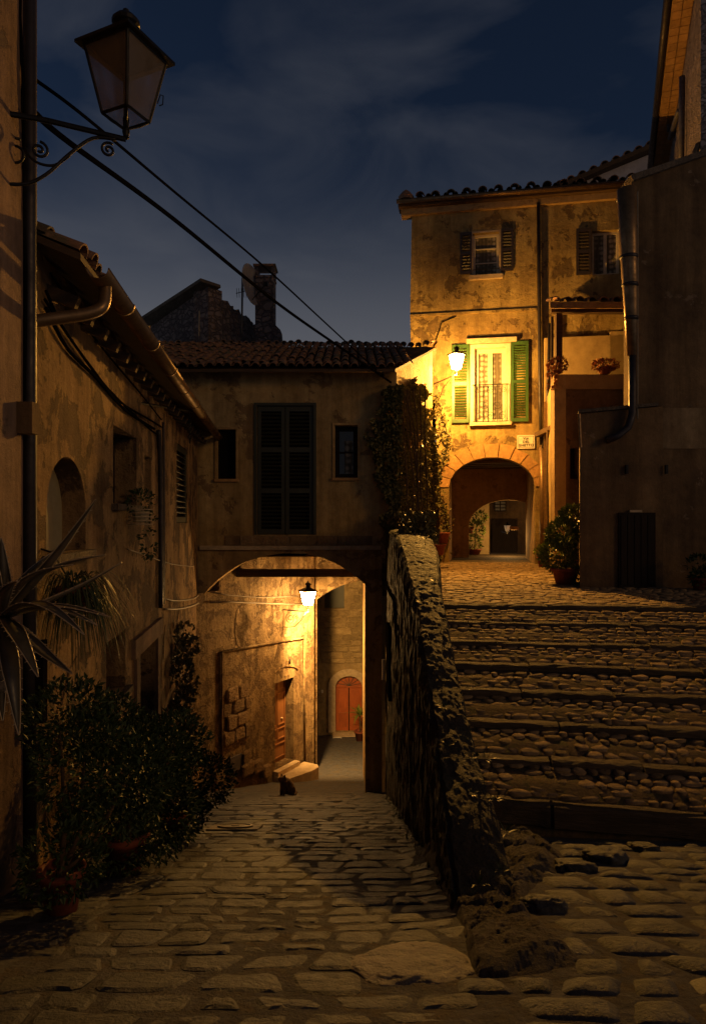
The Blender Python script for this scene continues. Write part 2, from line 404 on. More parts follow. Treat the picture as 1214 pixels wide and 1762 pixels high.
def inst(name, me, loc, rot=(0, 0, 0), sc=(1, 1, 1), parent=None):
    o = bpy.data.objects.new(name, me); o.location = V(loc); o.rotation_euler = rot; o.scale = sc
    return link(o, parent)

Z = V((0, 0, 1))
class Plane2:
    """a vertical wall plane: u runs along it, z up, n points out of it"""
    def __init__(s, a, b):
        s.a = V((a[0], a[1], 0)); s.u = (V((b[0], b[1], 0)) - s.a); s.len = s.u.length; s.u.normalize()
        s.n = V((s.u.y, -s.u.x, 0))
    def p(s, u, z, off=0.0): return s.a + s.u * u + Z * z + s.n * off
    def px(s, x, y):                    # photo pixel -> (u, z) on this wall
        r = (x - CX) / F
        # a.x + u*ux = r*(a.y + u*uy)
        u = (r * s.a.y - s.a.x) / (s.u.x - r * s.u.y)
        d = s.a.y + u * s.u.y
        return u, (HY - y) / F * d
    def ax(s): return (s.u, s.n, Z)
    def rect(s, x0, y0, x1, y1):       # pixel rectangle -> u0, z0, u1, z1 (z from its middle column)
        ua, _ = s.px(x0, y0); ub, _ = s.px(x1, y1); xm = (x0 + x1) / 2
        return ua, s.px(xm, y1)[1], ub, s.px(xm, y0)[1]
    def wall(s, mb, outline, holes=(), th=0.4, off=0.0):
        loops = [list(outline)] + [list(h) for h in holes]
        flat = [p for l in loops for p in l]
        tris = tessellate_polygon([[V((p[0], p[1], 0)) for p in l] for l in loops])
        fr = [s.p(p[0], p[1], off) for p in flat]; bk = [s.p(p[0], p[1], off - th) for p in flat]; n = len(flat)
        fs = [tuple(t) for t in tris] + [tuple(i + n for i in t[::-1]) for t in tris]
        k = 0
        for l in loops:
            m = len(l)
            for i in range(m):
                a, b = k + i, k + (i + 1) % m; fs.append((a, b, b + n, a + n))
            k += m
        mb.add(fr + bk, fs); return mb
    def block(s, mb, u0, z0, u1, z1, o0, o1):   # a box on the wall between offsets o0..o1
        return mb.box(s.p((u0 + u1) / 2, (z0 + z1) / 2, (o0 + o1) / 2), u1 - u0, abs(o1 - o0), z1 - z0, s.ax())

def rc(r): return [(r[0], r[1]), (r[2], r[1]), (r[2], r[3]), (r[0], r[3])]
def arch(u0, u1, zb, zs, zc, n=14):    # door-shaped opening: jambs to zs, half-ellipse up to zc
    m = (u0 + u1) / 2; a = (u1 - u0) / 2
    return [(u0, zb), (u1, zb)] + [(m + a * math.cos(math.pi * k / n), zs + (zc - zs) * math.sin(math.pi * k / n)) for k in range(n + 1)]

def fbm(p, s, o=5): return noise.fractal(V(p) * s, 0.9, 2.1, o)

# piece prototypes, shared between alike pieces
def stone_mesh(name, seed, mat, n=9, sq=2.6, dome=0.1, jit=0.09, shoulder=0.84, h=1.0, smooth=True):
    """paving stone / cobble: unit outline (-.5...5), rounded top around z=0, sides down to -h"""
    r = random.Random(seed); vs = []; fs = []
    for k in range(n):
        w = 2 * math.pi * (k + 0.5) / n; c, s_ = math.cos(w), math.sin(w)
        rr = 0.5 / ((abs(c) ** sq + abs(s_) ** sq) ** (1 / sq)) * (1 + r.uniform(-jit, jit))
        vs.append((rr * c, rr * s_))
    ring = lambda f, z, jz: [(x * f, y * f, z + r.uniform(-jz, jz)) for x, y in vs]
    pts = ring(1.04, -h, 0) + ring(1.0, -dome * 0.9, dome * 0.3) + ring(shoulder, 0, dome * 0.25) + [(r.uniform(-.1, .1), r.uniform(-.1, .1), dome * 0.3)]
    for j in range(2):
        for k in range(n):
            k2 = (k + 1) % n; fs.append((j * n + k, j * n + k2, (j + 1) * n + k2, (j + 1) * n + k))
    fs += [(2 * n + k, 2 * n + (k + 1) % n, 3 * n) for k in range(n)]
    me = bpy.data.meshes.new(name); me.from_pydata(pts, [], fs); me.materials.append(mat)
    for p in me.polygons: p.use_smooth = smooth
    return me, pts, fs

def block_mesh(name, seed, mat, jit=0.06, bev=0.07):
    r = random.Random(seed); bm = bmesh.new(); bmesh.ops.create_cube(bm, size=1)
    for v in bm.verts: v.co += V((r.uniform(-jit, jit), r.uniform(-jit, jit), r.uniform(-jit, jit)))
    bmesh.ops.bevel(bm, geom=list(bm.edges), offset=bev, segments=1, affect='EDGES', clamp_overlap=True)
    me = bpy.data.meshes.new(name); bm.to_mesh(me); bm.free(); me.materials.append(mat); return me

def rough_bar(name, seed, mat, nx=9):
    """a long worn kerb stone, unit box with a wobbly rounded nose (x along, -y front)"""
    r = random.Random(seed); vs = []; fs = []
    sec = [(-.5, -1), (-.5, -.16), (-.42, -.03), (-.2, 0), (.5, 0), (.5, -1)]
    m = len(sec)
    for i in range(nx):
        x = -0.5 + i / (nx - 1)
        for (y, z) in sec:
            k = 0 if (i in (0, nx - 1)) else 1
            vs.append((x * (0.995 if i in (0, nx - 1) else 1) + r.uniform(-.012, .012) * k, y + r.uniform(-.1, .06) * (y < 0), z + r.uniform(-.07, .03) * (z > -1)))
    for i in range(nx - 1):
        for k in range(m - 1): fs.append((i * m + k, (i + 1) * m + k, (i + 1) * m + k + 1, i * m + k + 1))
    fs += [tuple(range(m)), tuple((nx - 1) * m + k for k in range(m))[::-1]]
    me = bpy.data.meshes.new(name); me.from_pydata(vs, [], fs); me.materials.append(mat); return me

def euler_from(x, y, z):
    return Matrix((x, y, z)).transposed().to_euler()

# ------------------------------------------------------------------ the ground
def h_left(d):
    if d < 2: return 1.566 - 0.0 * d
    if d < 14: return 0.876 + 0.345 * d
    if d < 17.5: return 5.706 + 0.28 * (d - 14)
    return 6.686 + 0.18 * (d - 17.5)
def h_right(d): return 1.55 if d < 2 else 0.95 + 0.3 * d
def sst(a, b, x): t = max(0, min(1, (x - a) / (b - a))); return t * t * (3 - 2 * t)
def ground(x, d):
    k = sst(0.35, 0.95, x) * (1 - sst(5.6, 6.2, d))
    return -(h_left(d) * (1 - k) + h_right(d) * k)

mb = MB(); xs = [-9 + 0.2 * i for i in range(91)]; ds = [-4 + 0.25 * j for j in range(132)]
vs = [(x, d, ground(x, d) - 0.007 + 0.008 * fbm((x, d, 0), 2.5)) for d in ds for x in xs]
nx = len(xs)
mb.add(vs, [(j * nx + i, j * nx + i + 1, (j + 1) * nx + i + 1, (j + 1) * nx + i) for j in range(len(ds) - 1) for i in range(nx - 1)])
street = tag(mb.build('street', M['mortar'], None, True, False, False), 'narrow stone paved lane running downhill under the arch', None, None, 'structure')

LX = lambda d: -1.682 - 0.112 * d
def wallface(d): return 0.5 + 0.015 * d
PSTONES = []
def pave(x0f, x1f, d0, d1, rowh, wid, gapf, skew=0.0, seed=0.0, rnd=.22):
    """courses of fitted paving stones: wavy bed joints, shared cross joints, each stone inset by half a joint"""
    d = d0
    def line(dd, x): return dd + skew * x + .07 * fbm((x * 1.5, dd * 1.3, seed), 1.0, 2)
    while d < d1:
        rh = rowh(d) * R.uniform(.7, 1.35); xa, xb = x0f(d), x1f(d); x = xa + R.uniform(-.1, .1)
        k0 = R.uniform(-.03, .03)
        while x < xb - .05:
            w = wid(d) * R.uniform(.6, 1.45); x2 = min(x + w, xb); k1 = R.uniform(-.04, .04)
            A = [(x + (x2 - x) * t - k0 * (1 - t) - k1 * t, 0) for t in (0, .33, .67, 1)]; B = [(x + (x2 - x) * t + k0 * (1 - t) + k1 * t, 1) for t in (1, .67, .33, 0)]
            pts = [V((a, line(d if q_ == 0 else d + rh, a), 0)) for a, q_ in A + B]
            c = sum(pts, V()) / 8; g = max(.004, gapf(c.x, c.y)) / 2 + R.uniform(0, .006)
            out = []
            for n_, p in enumerate(pts):
                v = p - c; f = max(.5, 1 - g / max(.03, v.length)); f *= 1 - (rnd * R.uniform(.2, 1) * .5 if n_ in (0, 3, 4, 7) else 0) + R.uniform(-.02, .02)
                out.append(c + v * f)
            # midpoints on the short sides keep the outline from being four-square
            out.insert(4, (out[3] + out[4]) / 2 + (out[3] - c) * .05); out.append((out[0] + out[8]) / 2 + (out[0] - c) * .05)
            ch_ = []
            for n_ in range(len(out)):
                a_, b_ = out[n_], out[(n_ + 1) % len(out)]; ch_ += [a_ * .75 + b_ * .25, a_ * .25 + b_ * .75]
            out = ch_
            PSTONES.append((w * rh / c.y ** 2.6 * (abs(c.x / c.y) < .56), out, c, seed > 0))
            x = x2; k0 = k1
        d += rh
gx = lambda x, d: .002 + .012 * (1 - sst(2.4, 4.5, d)) + (.05 if abs(x + .02 * d + .3) < .16 and d < 6.5 else 0) * 1.0
pave(lambda d: max(LX(d) + .05, -.62 * d - .2), lambda d: min(.45 if d < 2.42 else (.04 if d < 2.9 else wallface(d)), .55 * d), 1.55, 13.8,
     lambda d: .19 if d < 4 else (.24 if d < 8 else .36), lambda d: .26 if d < 4 else (.36 if d < 8 else .62), gx, .03, 0, .28)
pave(lambda d: .45 if d < 2.5 else (.85 if d < 3.2 else 1.0 + .14 * (d - 3.2)), lambda d: .62 * d + .15, 1.55, 5.25,
     lambda d: .22, lambda d: .26, lambda x, d: .006, -.09, 5, .4)
PSTONES.sort(key=lambda q_: -q_[0])
def paving_geo(out, c, r, crown=False):
    n = len(out); ins = .045 if crown else .022; k = r.uniform(.0, .014) if crown else r.uniform(-.006, .005); tx, ty = r.uniform(-.018, .018), r.uniform(-.018, .018)
    zf = lambda p: ground(p.x, p.y) + k + (p.x - c.x) * tx + (p.y - c.y) * ty
    lo = [V((p.x, p.y, zf(p) - .06)) for p in out]; e = [V((p.x, p.y, zf(p) - (.022 if crown else .009) + r.uniform(-.002, .002))) for p in out]
    t1 = []
    for p in out:
        v = c + (p - c) * max(.45, 1 - ins / max(.05, (p - c).length)); t1.append(V((v.x, v.y, zf(v) + r.uniform(-.0015, .0015))))
    ce = V((c.x, c.y, zf(c) + r.uniform(-.002, .005) + (.008 if crown else 0)))
    fs = [(a * n + i, a * n + (i + 1) % n, (a + 1) * n + (i + 1) % n, (a + 1) * n + i) for a in (0, 1) for i in range(n)] + [(2 * n + i, 2 * n + (i + 1) % n, 3 * n) for i in range(n)]
    return lo + e + t1 + [ce], fs
for (_, out, c, cw) in PSTONES[:300]: MB().add(*paving_geo(out, c, R, cw)).build('paving_stone', M['paving'], street, cw, False)
mb = MB()
for (_, out, c, cw) in PSTONES[300:]: mb.add(*paving_geo(out, c, R, cw))
tag(mb.build('far_paving', M['paving_far'], street, False, False), kind='stuff')

# manhole cover and a bright patch in the lane
c = P(405, 1432, 7.55); c.z = ground(c.x, c.y) + 0.022
t = thing('manhole_cover', c, 'round cast iron manhole cover in a square stone setting in the lane', 'manhole')
q = Matrix.Rotation(-math.atan(.345), 3, 'X')
def tilt(mb, c): mb.v = [c + q @ (v - c) for v in mb.v]; return mb
tilt(MB().lathe(c, [(.2, 0), (.2, .012), (.17, .014), (.165, .006), (.05, .006), (.045, .014), (.001, .014)], 24), c).build('lid', M['iron_grey'], t)
tilt(MB().box(c + V((0, 0, -.03)), .56, .5, .05), c).build('stone_setting', M['slabstone'], t)

# ------------------------------------------------------------------ stairway and upper square
NS, D1, TD, H1, RI = 8, 9.63, 0.58, 1.21, 0.161
def nose(s, x): return D1 - TD * s - (0.08 + 0.018 * s) * (x - 1.15)
stair = thing('stairway', (2.2, 5.4, -2.6), 'broad flight of cobbled stone steps up to the square', None); del stair['label']
tag(stair, 'broad flight of cobbled stone steps up to the square', None, None, 'structure')
BARS = [rough_bar('step_edge', 200 + k, M['step']) for k in range(8)]
COB = [stone_mesh('cobble', 300 + k, M['cobble'], 8, 2.8, 0.13, 0.14, 0.8, 0.8) for k in range(16)]
cand = []
for s in range(NS):
    xr = 0.62 * (D1 - TD * s) + 0.6
    z = -(H1 + RI * s)
    # tread bedding
    mb = MB(); k = 14; vs = []
    for i in range(k + 1):
        x = 0.75 + (xr - 0.75) * i / k
        n0 = nose(s, x); n1 = nose(s - 1, x) if s else n0 + 0.9
        for q_, (dd, zz) in enumerate(((n0 + .03, z - .5), (n0 + .03, z - .035), (n0 + .2, z - .015), ((n0 + n1) / 2, z + .06 * (s > 0) - .018), (n1 + .05, z + .125 * (s > 0) - .018), (n1 + .05, z - .5))):
            vs.append((x, dd, zz + (0.01 * fbm((x, dd, s), 3) if 0 < q_ < 5 else 0)))
    mb.add(vs, [(i * 6 + j, (i + 1) * 6 + j, (i + 1) * 6 + j + 1, i * 6 + j + 1) for i in range(k) for j in range(5)])
    mb.build('tread', M['bedding'], stair, True)
    x = 0.8 + R.uniform(-.1, .1)
    while x < xr:
        w = R.uniform(0.7, 1.25)
        ang = -math.atan(0.08 + 0.018 * s) + R.uniform(-.015, .015)
        inst('step_edge', R.choice(BARS), (x + w / 2, nose(s, x + w / 2) + 0.07, z + R.uniform(-.008, .012)), (R.uniform(-.04, .02), R.uniform(-.012, .012), ang),
             (w - 0.003, 0.14, 0.17), stair)
        x += w
    if s > 0:
        d = 0.165
        while d < TD - 0.05:
            rh = R.uniform(0.065, 0.115)
            x = 0.85 + R.uniform(0, .15)
            while x < xr:
                w = R.uniform(0.07, 0.2)
                dd = nose(s, x) + d + rh / 2 + R.uniform(-.025, .025)
                cand.append((V((x + w / 2, dd, z + 0.012 + (d + rh / 2 - .2) * .285 + R.uniform(-.01, .01))), w * R.uniform(.9, 1.06), rh * R.uniform(.95, 1.2), s))
                x += w
            d += rh
cand.sort(key=lambda c: (abs(c[0].x / c[0].y) > 0.56, -c[1] * c[2] / c[0].y ** 2))
for (c, w, rh, s) in cand[:300]:
    inst('cobble', R.choice(COB)[0], c, (.18 + R.uniform(-.12, .12), R.uniform(-.12, .12), R.uniform(-.25, .25)), (w, rh, 0.075), stair)
def merge_stones(mb, c, w, rh, hh):
    _, pts, fs = R.choice(COB); a = R.uniform(-.25, .25) + R.choice((0, math.pi)); ca, sa = math.cos(a), math.sin(a)
    mb.add([V((c.x + (p[0] * w * ca - p[1] * rh * sa), c.y + (p[0] * w * sa + p[1] * rh * ca), c.z + p[2] * hh)) for p in pts], fs)
mb = MB()
for (c, w, rh, s) in cand[300:]: merge_stones(mb, c, w, rh, 0.075)
tag(mb.build('small_cobbles', M['cobble_field'], stair, True, False), kind='stuff')
# the dark riser under the lowest step
mb = MB(); vs = []
for i in range(30):
    x = 0.7 + i * 0.13; n0 = nose(7, x) + 0.04 + 0.03 * fbm((x, 0, 0), 2)
    for zz in (-2.3, -2.45, -2.6, -2.8, -3.2): vs.append((x, n0 + 0.03 * fbm((x, zz, 3), 4), zz - 0.03))
mb.add(vs, [(i * 5 + j, (i + 1) * 5 + j, (i + 1) * 5 + j + 1, i * 5 + j + 1) for i in range(29) for j in range(4)])
mb.build('riser', M['boulder'], stair, True)

mb = MB(); xs = [0.6 + .4 * i for i in range(24)]; ds = [9.0 + .4 * j for j in range(42)]
nx = len(xs)
mb.add([(x, d, -H1 - 0.03 + 0.012 * fbm((x, d, 0), 1.1) - (0.25 if d < nose(0, x) + .35 else 0)) for d in ds for x in xs], [(j * nx + i, j * nx + i + 1, (j + 1) * nx + i + 1, (j + 1) * nx + i) for j in range(len(ds) - 1) for i in range(nx - 1)])
square = tag(mb.build('square', M['bedding'], None, True, False, False), 'small cobbled square at the head of the steps', None, None, 'structure')
mb = MB(); d = 9.55
while d < 19.2:
    rh = R.uniform(0.09, 0.13); x = 0.95
    while x < min(0.55 * d, 5.6 + (d < 12) * 2):
        w = R.uniform(0.11, 0.22); dd = d + rh / 2 + R.uniform(-.03, .03)
        if dd > nose(0, x) + .2 and x > .12 * d - .2: merge_stones(mb, V((x + w / 2, dd, -H1 - .008 + R.uniform(-.012, .012))), w * 1.0, rh * 1.08, .06)
        x += w
    d += rh
tag(mb.build('cobble_carpet', M['cobble_field'], square, True, False), kind='stuff')

# ------------------------------------------------------------------ parapet and rocks at its foot
ST = [(14.0, .69, 1.27, .20), (11.5, .67, 1.25, .24), (10.1, .655, 1.22, .28), (9.0, .645, 1.17, .44), (8.2, .635, 1.07, .57), (7.4, .63, .98, .69), (6.5, .62, .93, .97),
      (5.7, .605, .89, 1.24), (5.1, .595, .88, 1.45), (4.6, .58, .88, 1.64), (4.15, .56, .9, 1.79), (3.8, .55, .92, 1.94), (3.4, .54, .9, 2.08), (2.95, .53, .84, 2.2)]
def stn(d):
    for a, b in zip(ST, ST[1:]):
        if a[0] >= d >= b[0]:
            t = (a[0] - d) / (a[0] - b[0]); return [a[k] + (b[k] - a[k]) * t for k in range(4)]
    return list(ST[-1])
mb = MB(); rows = 320; prof = []
for i in range(rows + 1):
    d = 14.0 - 11.05 * i / rows
    _, xl, xr, ht = stn(d); zb = ground(xl, d) - .3
    ring = [(xl, zb + (-ht - zb) * k / 30) for k in range(30)] + [(xl + .02, -ht - .03)] + [(xl + (xr - xl) * (.1 + .8 * k / 14), -ht + .015 * math.sin(k / 14 * math.pi)) for k in range(15)] + [(xr - .02, -ht - .03), (xr, -ht - .1), (xr + .02, -ht - .4), (xr + .05, -ht - 1.3)]
    for (x, z) in ring:
        p = V((x, d, z)); n = V((fbm(p, 2.2), fbm(p + V((9, 0, 0)), 2.6), fbm(p + V((0, 7, 0)), 2.2)))
        prof.append(p + n * .014 + V((fbm(p, 7), 0, fbm(p + V((3, 3, 3)), 7))) * .012 + V((fbm((p.y * 5, p.z * .7, 3), 1.0, 4) * .03 + fbm((p.y * 14, p.z * 2.5, 8), 1.0, 3) * .012, 0, 0)) * (1 if x < xl + .01 else 0) + V((fbm(p, 22), fbm(p + V((5, 0, 0)), 22), fbm(p + V((0, 5, 0)), 22))) * .007)
m = len(ring)
mb.add(prof, [(i * m + k, (i + 1) * m + k, (i + 1) * m + k + 1, i * m + k + 1) for i in range(rows) for k in range(m - 1)])
mb.add(prof[-m:], [tuple(range(m))])
par = thing('parapet_wall', (.8, 8, -4), 'rough mossy stone parapet wall sloping down between the lane and the steps', 'wall')
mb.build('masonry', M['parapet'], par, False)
pl = Plane2((0.665, 13.2), (0.665, 12.2))
MB().box(V((.64, 11.9, -2.5)), .06, .75, 1.25).build('niche', M['void'], par)
MB().tube([(.60, 13.2, -2.75), (.60, 13.2, -3.15)], .03, 8).build('pipe_stub', M['bowl'], par)

def lump(name, c, rad, seed, mat, label, amp=.12, fr=2.5, sub=4, rotz=0, cat='rock'):
    bm = bmesh.new(); bmesh.ops.create_icosphere(bm, subdivisions=sub, radius=1)
    q = Matrix.Rotation(-.3, 3, 'X') @ Matrix.Rotation(rotz, 3, 'Z')
    for v in bm.verts:
        p = v.co.copy(); k = 1 + amp * fbm(p + V((seed, 0, 0)), fr * .5) + amp * .5 * fbm(p + V((seed, 5, 0)), fr * 2)
        p = V([math.copysign(abs(a) ** .75, a) for a in p]) * k
        v.co = q @ V((p.x * rad[0], p.y * rad[1], p.z * rad[2]))
    me = bpy.data.meshes.new(name); bm.to_mesh(me); bm.free(); me.materials.append(mat)
    for p in me.polygons: p.use_smooth = True
    o = bpy.data.objects.new(name, me); o.location = V(c); link(o)
    return tag(o, label, cat)
# bedrock and rubble carrying the parapet's foot into the ground
mb = MB(); nu, nv = 90, 150; vs = []
for j in range(nv + 1):
    d = 2.45 + 2.95 * j / nv
    xa = 0.52 if d > 3.3 else 0.52 - .1 * (3.3 - d); xb = .86 + .32 * max(0, d - 2.9) + .12 * math.sin(d * 3.1)
    for i in range(nu + 1):
        x = xa + (xb - xa) * i / nu; p = V((x, d, 0)); e = V((fbm(p, 1.5), fbm(p + V((4, 0, 0)), 1.5), 0)) * .12
        dist, pt = noise.voronoi((p + e) * 2.3)
        crack = min(1, max(0, (dist[1] - dist[0]) / .22))
        m_ = sst(0, .1, i / nu) * sst(0, .22, 1 - i / nu) * sst(0, .1, j / nv) * sst(0, .04, 1 - j / nv)
        hgt = m_ * (.035 + .055 * crack ** .6 + .05 * sst(3.4, 5.2, d)) + m_ * (.022 * fbm(p, 5) + .009 * fbm(p + V((7, 0, 0)), 14) + .005 * fbm(p, 40))
        vs.append((x, d, ground(x, d) - .03 + hgt))
mb.add(vs, [(j * (nu + 1) + i, j * (nu + 1) + i + 1, (j + 1) * (nu + 1) + i + 1, (j + 1) * (nu + 1) + i) for j in range(nv) for i in range(nu)])
tag(mb.build('rock_outcrop', M['boulder'], None, False), 'pitted bedrock and rubble outcrop at the foot of the parapet', 'rock')
lump('pale_slab', (.25, 2.76, -1.86), (.25, .25, .055), 21, M['slabstone'], 'smooth pale slab of stone lying in the foreground below the parapet end', .2, 1.5, 5, .5)
for k, (px, py, w, lab) in enumerate([(985, 1495, 34, 'small rough stone standing in front of the lowest step, nearest the big rock'), (1040, 1478, 44, 'craggy folded stone in front of the lowest step'),
                                (1105, 1462, 26, 'small upright stone at the foot of the step, between craggy stone and flat slab'), (935, 1560, 40, 'low rounded stone below the big pitted rock')]):
    d = .95 / ((py - HY) / F - .3); X = (px - CX) / F * d; r_ = w / F * d
    lump('loose_stone', (X, d, ground(X, d) + r_ * .02), (r_, r_ * .8, r_ * .4), 40 + k, M['paving'], lab, .25, 2.2, 4, k, 'stone')

# ------------------------------------------------------------------ generic building parts
SLAT = {}
def shutter(parent, pl, u0, z0, u1, z1, off, mat, name='shutter', swing=0.0, pitch=0.055, panels=2, open_slats=True):
    """louvred leaf: frame with rails, one object per slat"""
    w, h = u1 - u0, z1 - z0; st = min(.075, w * .17); th = .035
    mb = MB()
    pl.block(mb, u0, z0, u0 + st, z1, off, off + th); pl.block(mb, u1 - st, z0, u1, z1, off, off + th)
    rails = [z0 + (h - st * 1.4) * k / panels for k in range(panels + 1)]
    for k, zr in enumerate(rails): pl.block(mb, u0 + st, zr, u1 - st, zr + st * 1.4, off + .002, off + th - .002)
    fr = mb.build(name, mat, parent)
    key = (round(w, 3), mat.name)
    if key not in SLAT:
        b = MB().box((0, 0, 0), w - 2 * st + .01, .045, .009); me = bpy.data.meshes.new('slat'); me.from_pydata([tuple(v) for v in b.v], [], b.f); me.materials.append(mat); SLAT[key] = me
    Rm = Matrix((pl.u, pl.n, Z)).transposed().to_3x3() @ Matrix.Rotation(-.75, 3, 'X')
    eul = Rm.to_euler()
    for k in range(panels):
        a, b = rails[k] + st * 1.4 + pitch * .4, rails[k + 1] - pitch * .2
        n = max(1, int((b - a) / pitch))
        for i in range(n):
            inst('slat', SLAT[key], pl.p((u0 + u1) / 2, a + (i + .5) * (b - a) / n, off + th / 2), eul, (1, 1, 1), fr)
    return fr

def casement(parent, pl, r, off, frame=M['whitepaint'], fw=.05, pane=M['glass'], leaves=2, bars=1):
    u0, z0, u1, z1 = r; mb = MB()
    pl.block(mb, u0, z0, u0 + fw, z1, off, off + .05); pl.block(mb, u1 - fw, z0, u1, z1, off, off + .05)
    pl.block(mb, u0 + fw, z0, u1 - fw, z0 + fw, off, off + .05); pl.block(mb, u0 + fw, z1 - fw, u1 - fw, z1, off, off + .05)
    if leaves == 2: pl.block(mb, (u0 + u1) / 2 - fw * .6, z0 + fw, (u0 + u1) / 2 + fw * .6, z1 - fw, off + .002, off + .055)
    for k in range(bars):
        zz = z0 + (z1 - z0) * (k + 1) / (bars + 1); pl.block(mb, u0 + fw, zz - .015, u1 - fw, zz + .015, off + .01, off + .045)
    fr = mb.build('window', frame, parent)
    for k in range(leaves):
        a = u0 + (u1 - u0) * k / leaves; b = u0 + (u1 - u0) * (k + 1) / leaves
        pl.block(MB(), a + .01, z0 + .01, b - .01, z1 - .01, off - .03, off).build('pane', pane, fr)
    return fr

def recess(parent, pl, r, th, mat=M['void'], name='opening', depth=.02):
    return pl.block(MB(), r[0] - .02, r[1] - .02, r[2] + .02, r[3] + .02, -th - depth, -th + .02).build(name, mat, parent)

TILE = []
for k in range(6):
    rr = random.Random(500 + k); b = MB()
    L0, r0, r1 = .42, .085, .07
    vs = []; n = 7
    for e, (y, ra) in enumerate(((0, r0), (L0, r1))):
        for th_ in (0, .016):
            for i in range(n):
                w = math.pi * i / (n - 1); vs.append(V((math.cos(w) * (ra - th_) * (1 + rr.uniform(-.03, .03)), y, math.sin(w) * (ra - th_) * .9)))
    fs = []
    for i in range(n - 1):
        fs += [(i, i + 1, 2 * n + i + 1, 2 * n + i), (n + i, 3 * n + i, 3 * n + i + 1, n + i + 1), (i, n + i, n + i + 1, i + 1), (2 * n + i, 2 * n + i + 1, 3 * n + i + 1, 3 * n + i)]
    b.add(vs, fs); me = bpy.data.meshes.new('roof_tile'); me.from_pydata([tuple(v) for v in vs], [], fs); me.materials.append(M['tile']); TILE.append((me, vs, fs))
def tile_row(parent, a, b, up, n, jit=.03, name='roof_tile'):
    """n barrel tiles side by side from a to b, each pointing up the slope 'up'"""
    a, b, up = V(a), V(b), V(up).normalized(); u = (b - a).normalized(); w = u.cross(up).normalized()
    if w.z < 0: w = -w
    x = up.cross(w)
    for i in range(n):
        p = a + (b - a) * ((i + .5) / n) + up * R.uniform(-jit, jit) + w * R.uniform(0, jit * .5)
        e = Matrix((x, up, w)).transposed().to_euler(); e.rotate_axis('Z', R.uniform(-.06, .06))
        inst(name, R.choice(TILE)[0], p, e, (1, 1, 1), parent)
def tile_field(mb, a, b, up, n, rows, step=.3, jit=.03):
    a, b, up = V(a), V(b), V(up).normalized(); u = (b - a).normalized(); w = u.cross(up).normalized()
    if w.z < 0: w = -w
    x = up.cross(w); Mx = Matrix((x, up, w)).transposed()
    for j in range(rows):
        for i in range(n):
            p = a + (b - a) * ((i + .5) / n) + up * (j * step + R.uniform(-jit, jit)) + w * R.uniform(0, jit * .6)
            _, vs, fs = R.choice(TILE); mb.add([p + Mx @ v for v in vs], fs)
    return mb

def spiral(c, ax, ay, r0, turns, start, n=26, rev=1):
    return [c + (ax * math.cos(start + rev * 2 * math.pi * turns * i / n) + ay * math.sin(start + rev * 2 * math.pi * turns * i / n)) * (r0 * (1 - .85 * i / n)) for i in range(n + 1)]

def lantern(parent, c, s, H, rot, glass, tiltq=None):
    """four-sided street lantern hanging over its stem: c is the bottom of the glass box"""
    top, bot = s * .5, s * .29
    def ring(r, z): return [c + V((r * math.cos(rot + math.pi / 2 * k + math.pi / 4) * 1.414, r * math.sin(rot + math.pi / 2 * k + math.pi / 4) * 1.414, z)) for k in range(4)]
    B, T = ring(bot, 0), ring(top, H)
    fb = MB()
    for k in range(4):
        fb.tube([B[k], T[k]], s * .028, 6); fb.tube([B[k], B[(k + 1) % 4]], s * .028, 6); fb.tube([T[k], T[(k + 1) % 4]], s * .03, 6)
    fb.build('frame', M['iron'], parent)
    for k in range(4):
        k2 = (k + 1) % 4
        ctr = (B[k] + B[k2] + T[k] + T[k2]) / 4; n = (ctr - (c + V((0, 0, H / 2)))).normalized() * (s * .006)
        g = MB().hexa([B[k] - n, B[k2] - n, T[k2] - n, T[k] - n], [B[k] + n, B[k2] + n, T[k2] + n, T[k] + n]); g.build('pane', glass, parent)
    r0, r1, r2 = ring(s * .62, H * 1.0), ring(s * .62, H * 1.05), ring(s * .16, H * 1.27)
    rb = MB().hexa(r0, r1); rb.hexa(r1, r2)
    roof = rb.build('roof', M['iron'], parent)
    MB().lathe(c + V((0, 0, H * 1.24 + s * .07)), [(s * .2, -s * .08), (s * .2, 0), (s * .22, s * .06), (s * .17, s * .11), (s * .25, s * .18), (s * .25, s * .25), (s * .17, s * .34), (s * .05, s * .38), (s * .035, s * .42), (s * .055, s * .46), (s * .005, s * .5)], 16).build('finial', M['iron'], roof)
    MB().lathe(c + V((0, 0, -s * .34)), [(s * .02, -s * .06), (s * .06, -s * .03), (s * .05, 0), (s * .07, s * .08), (s * .05, s * .16), (s * .06, s * .3), (s * .03, s * .42), (s * .03, s * .62)], 10).build('stem', M['iron'], parent)
    st = MB()
    for k in range(4): st.tube([B[k], B[k] * .5 + (c + V((0, 0, -s * .12))) * .5 + (B[k] - c) * .12 + V((0, 0, -s * .05)), c + V((0, 0, -s * .22))], s * .02, 6)
    st.build('support', M['iron'], parent)

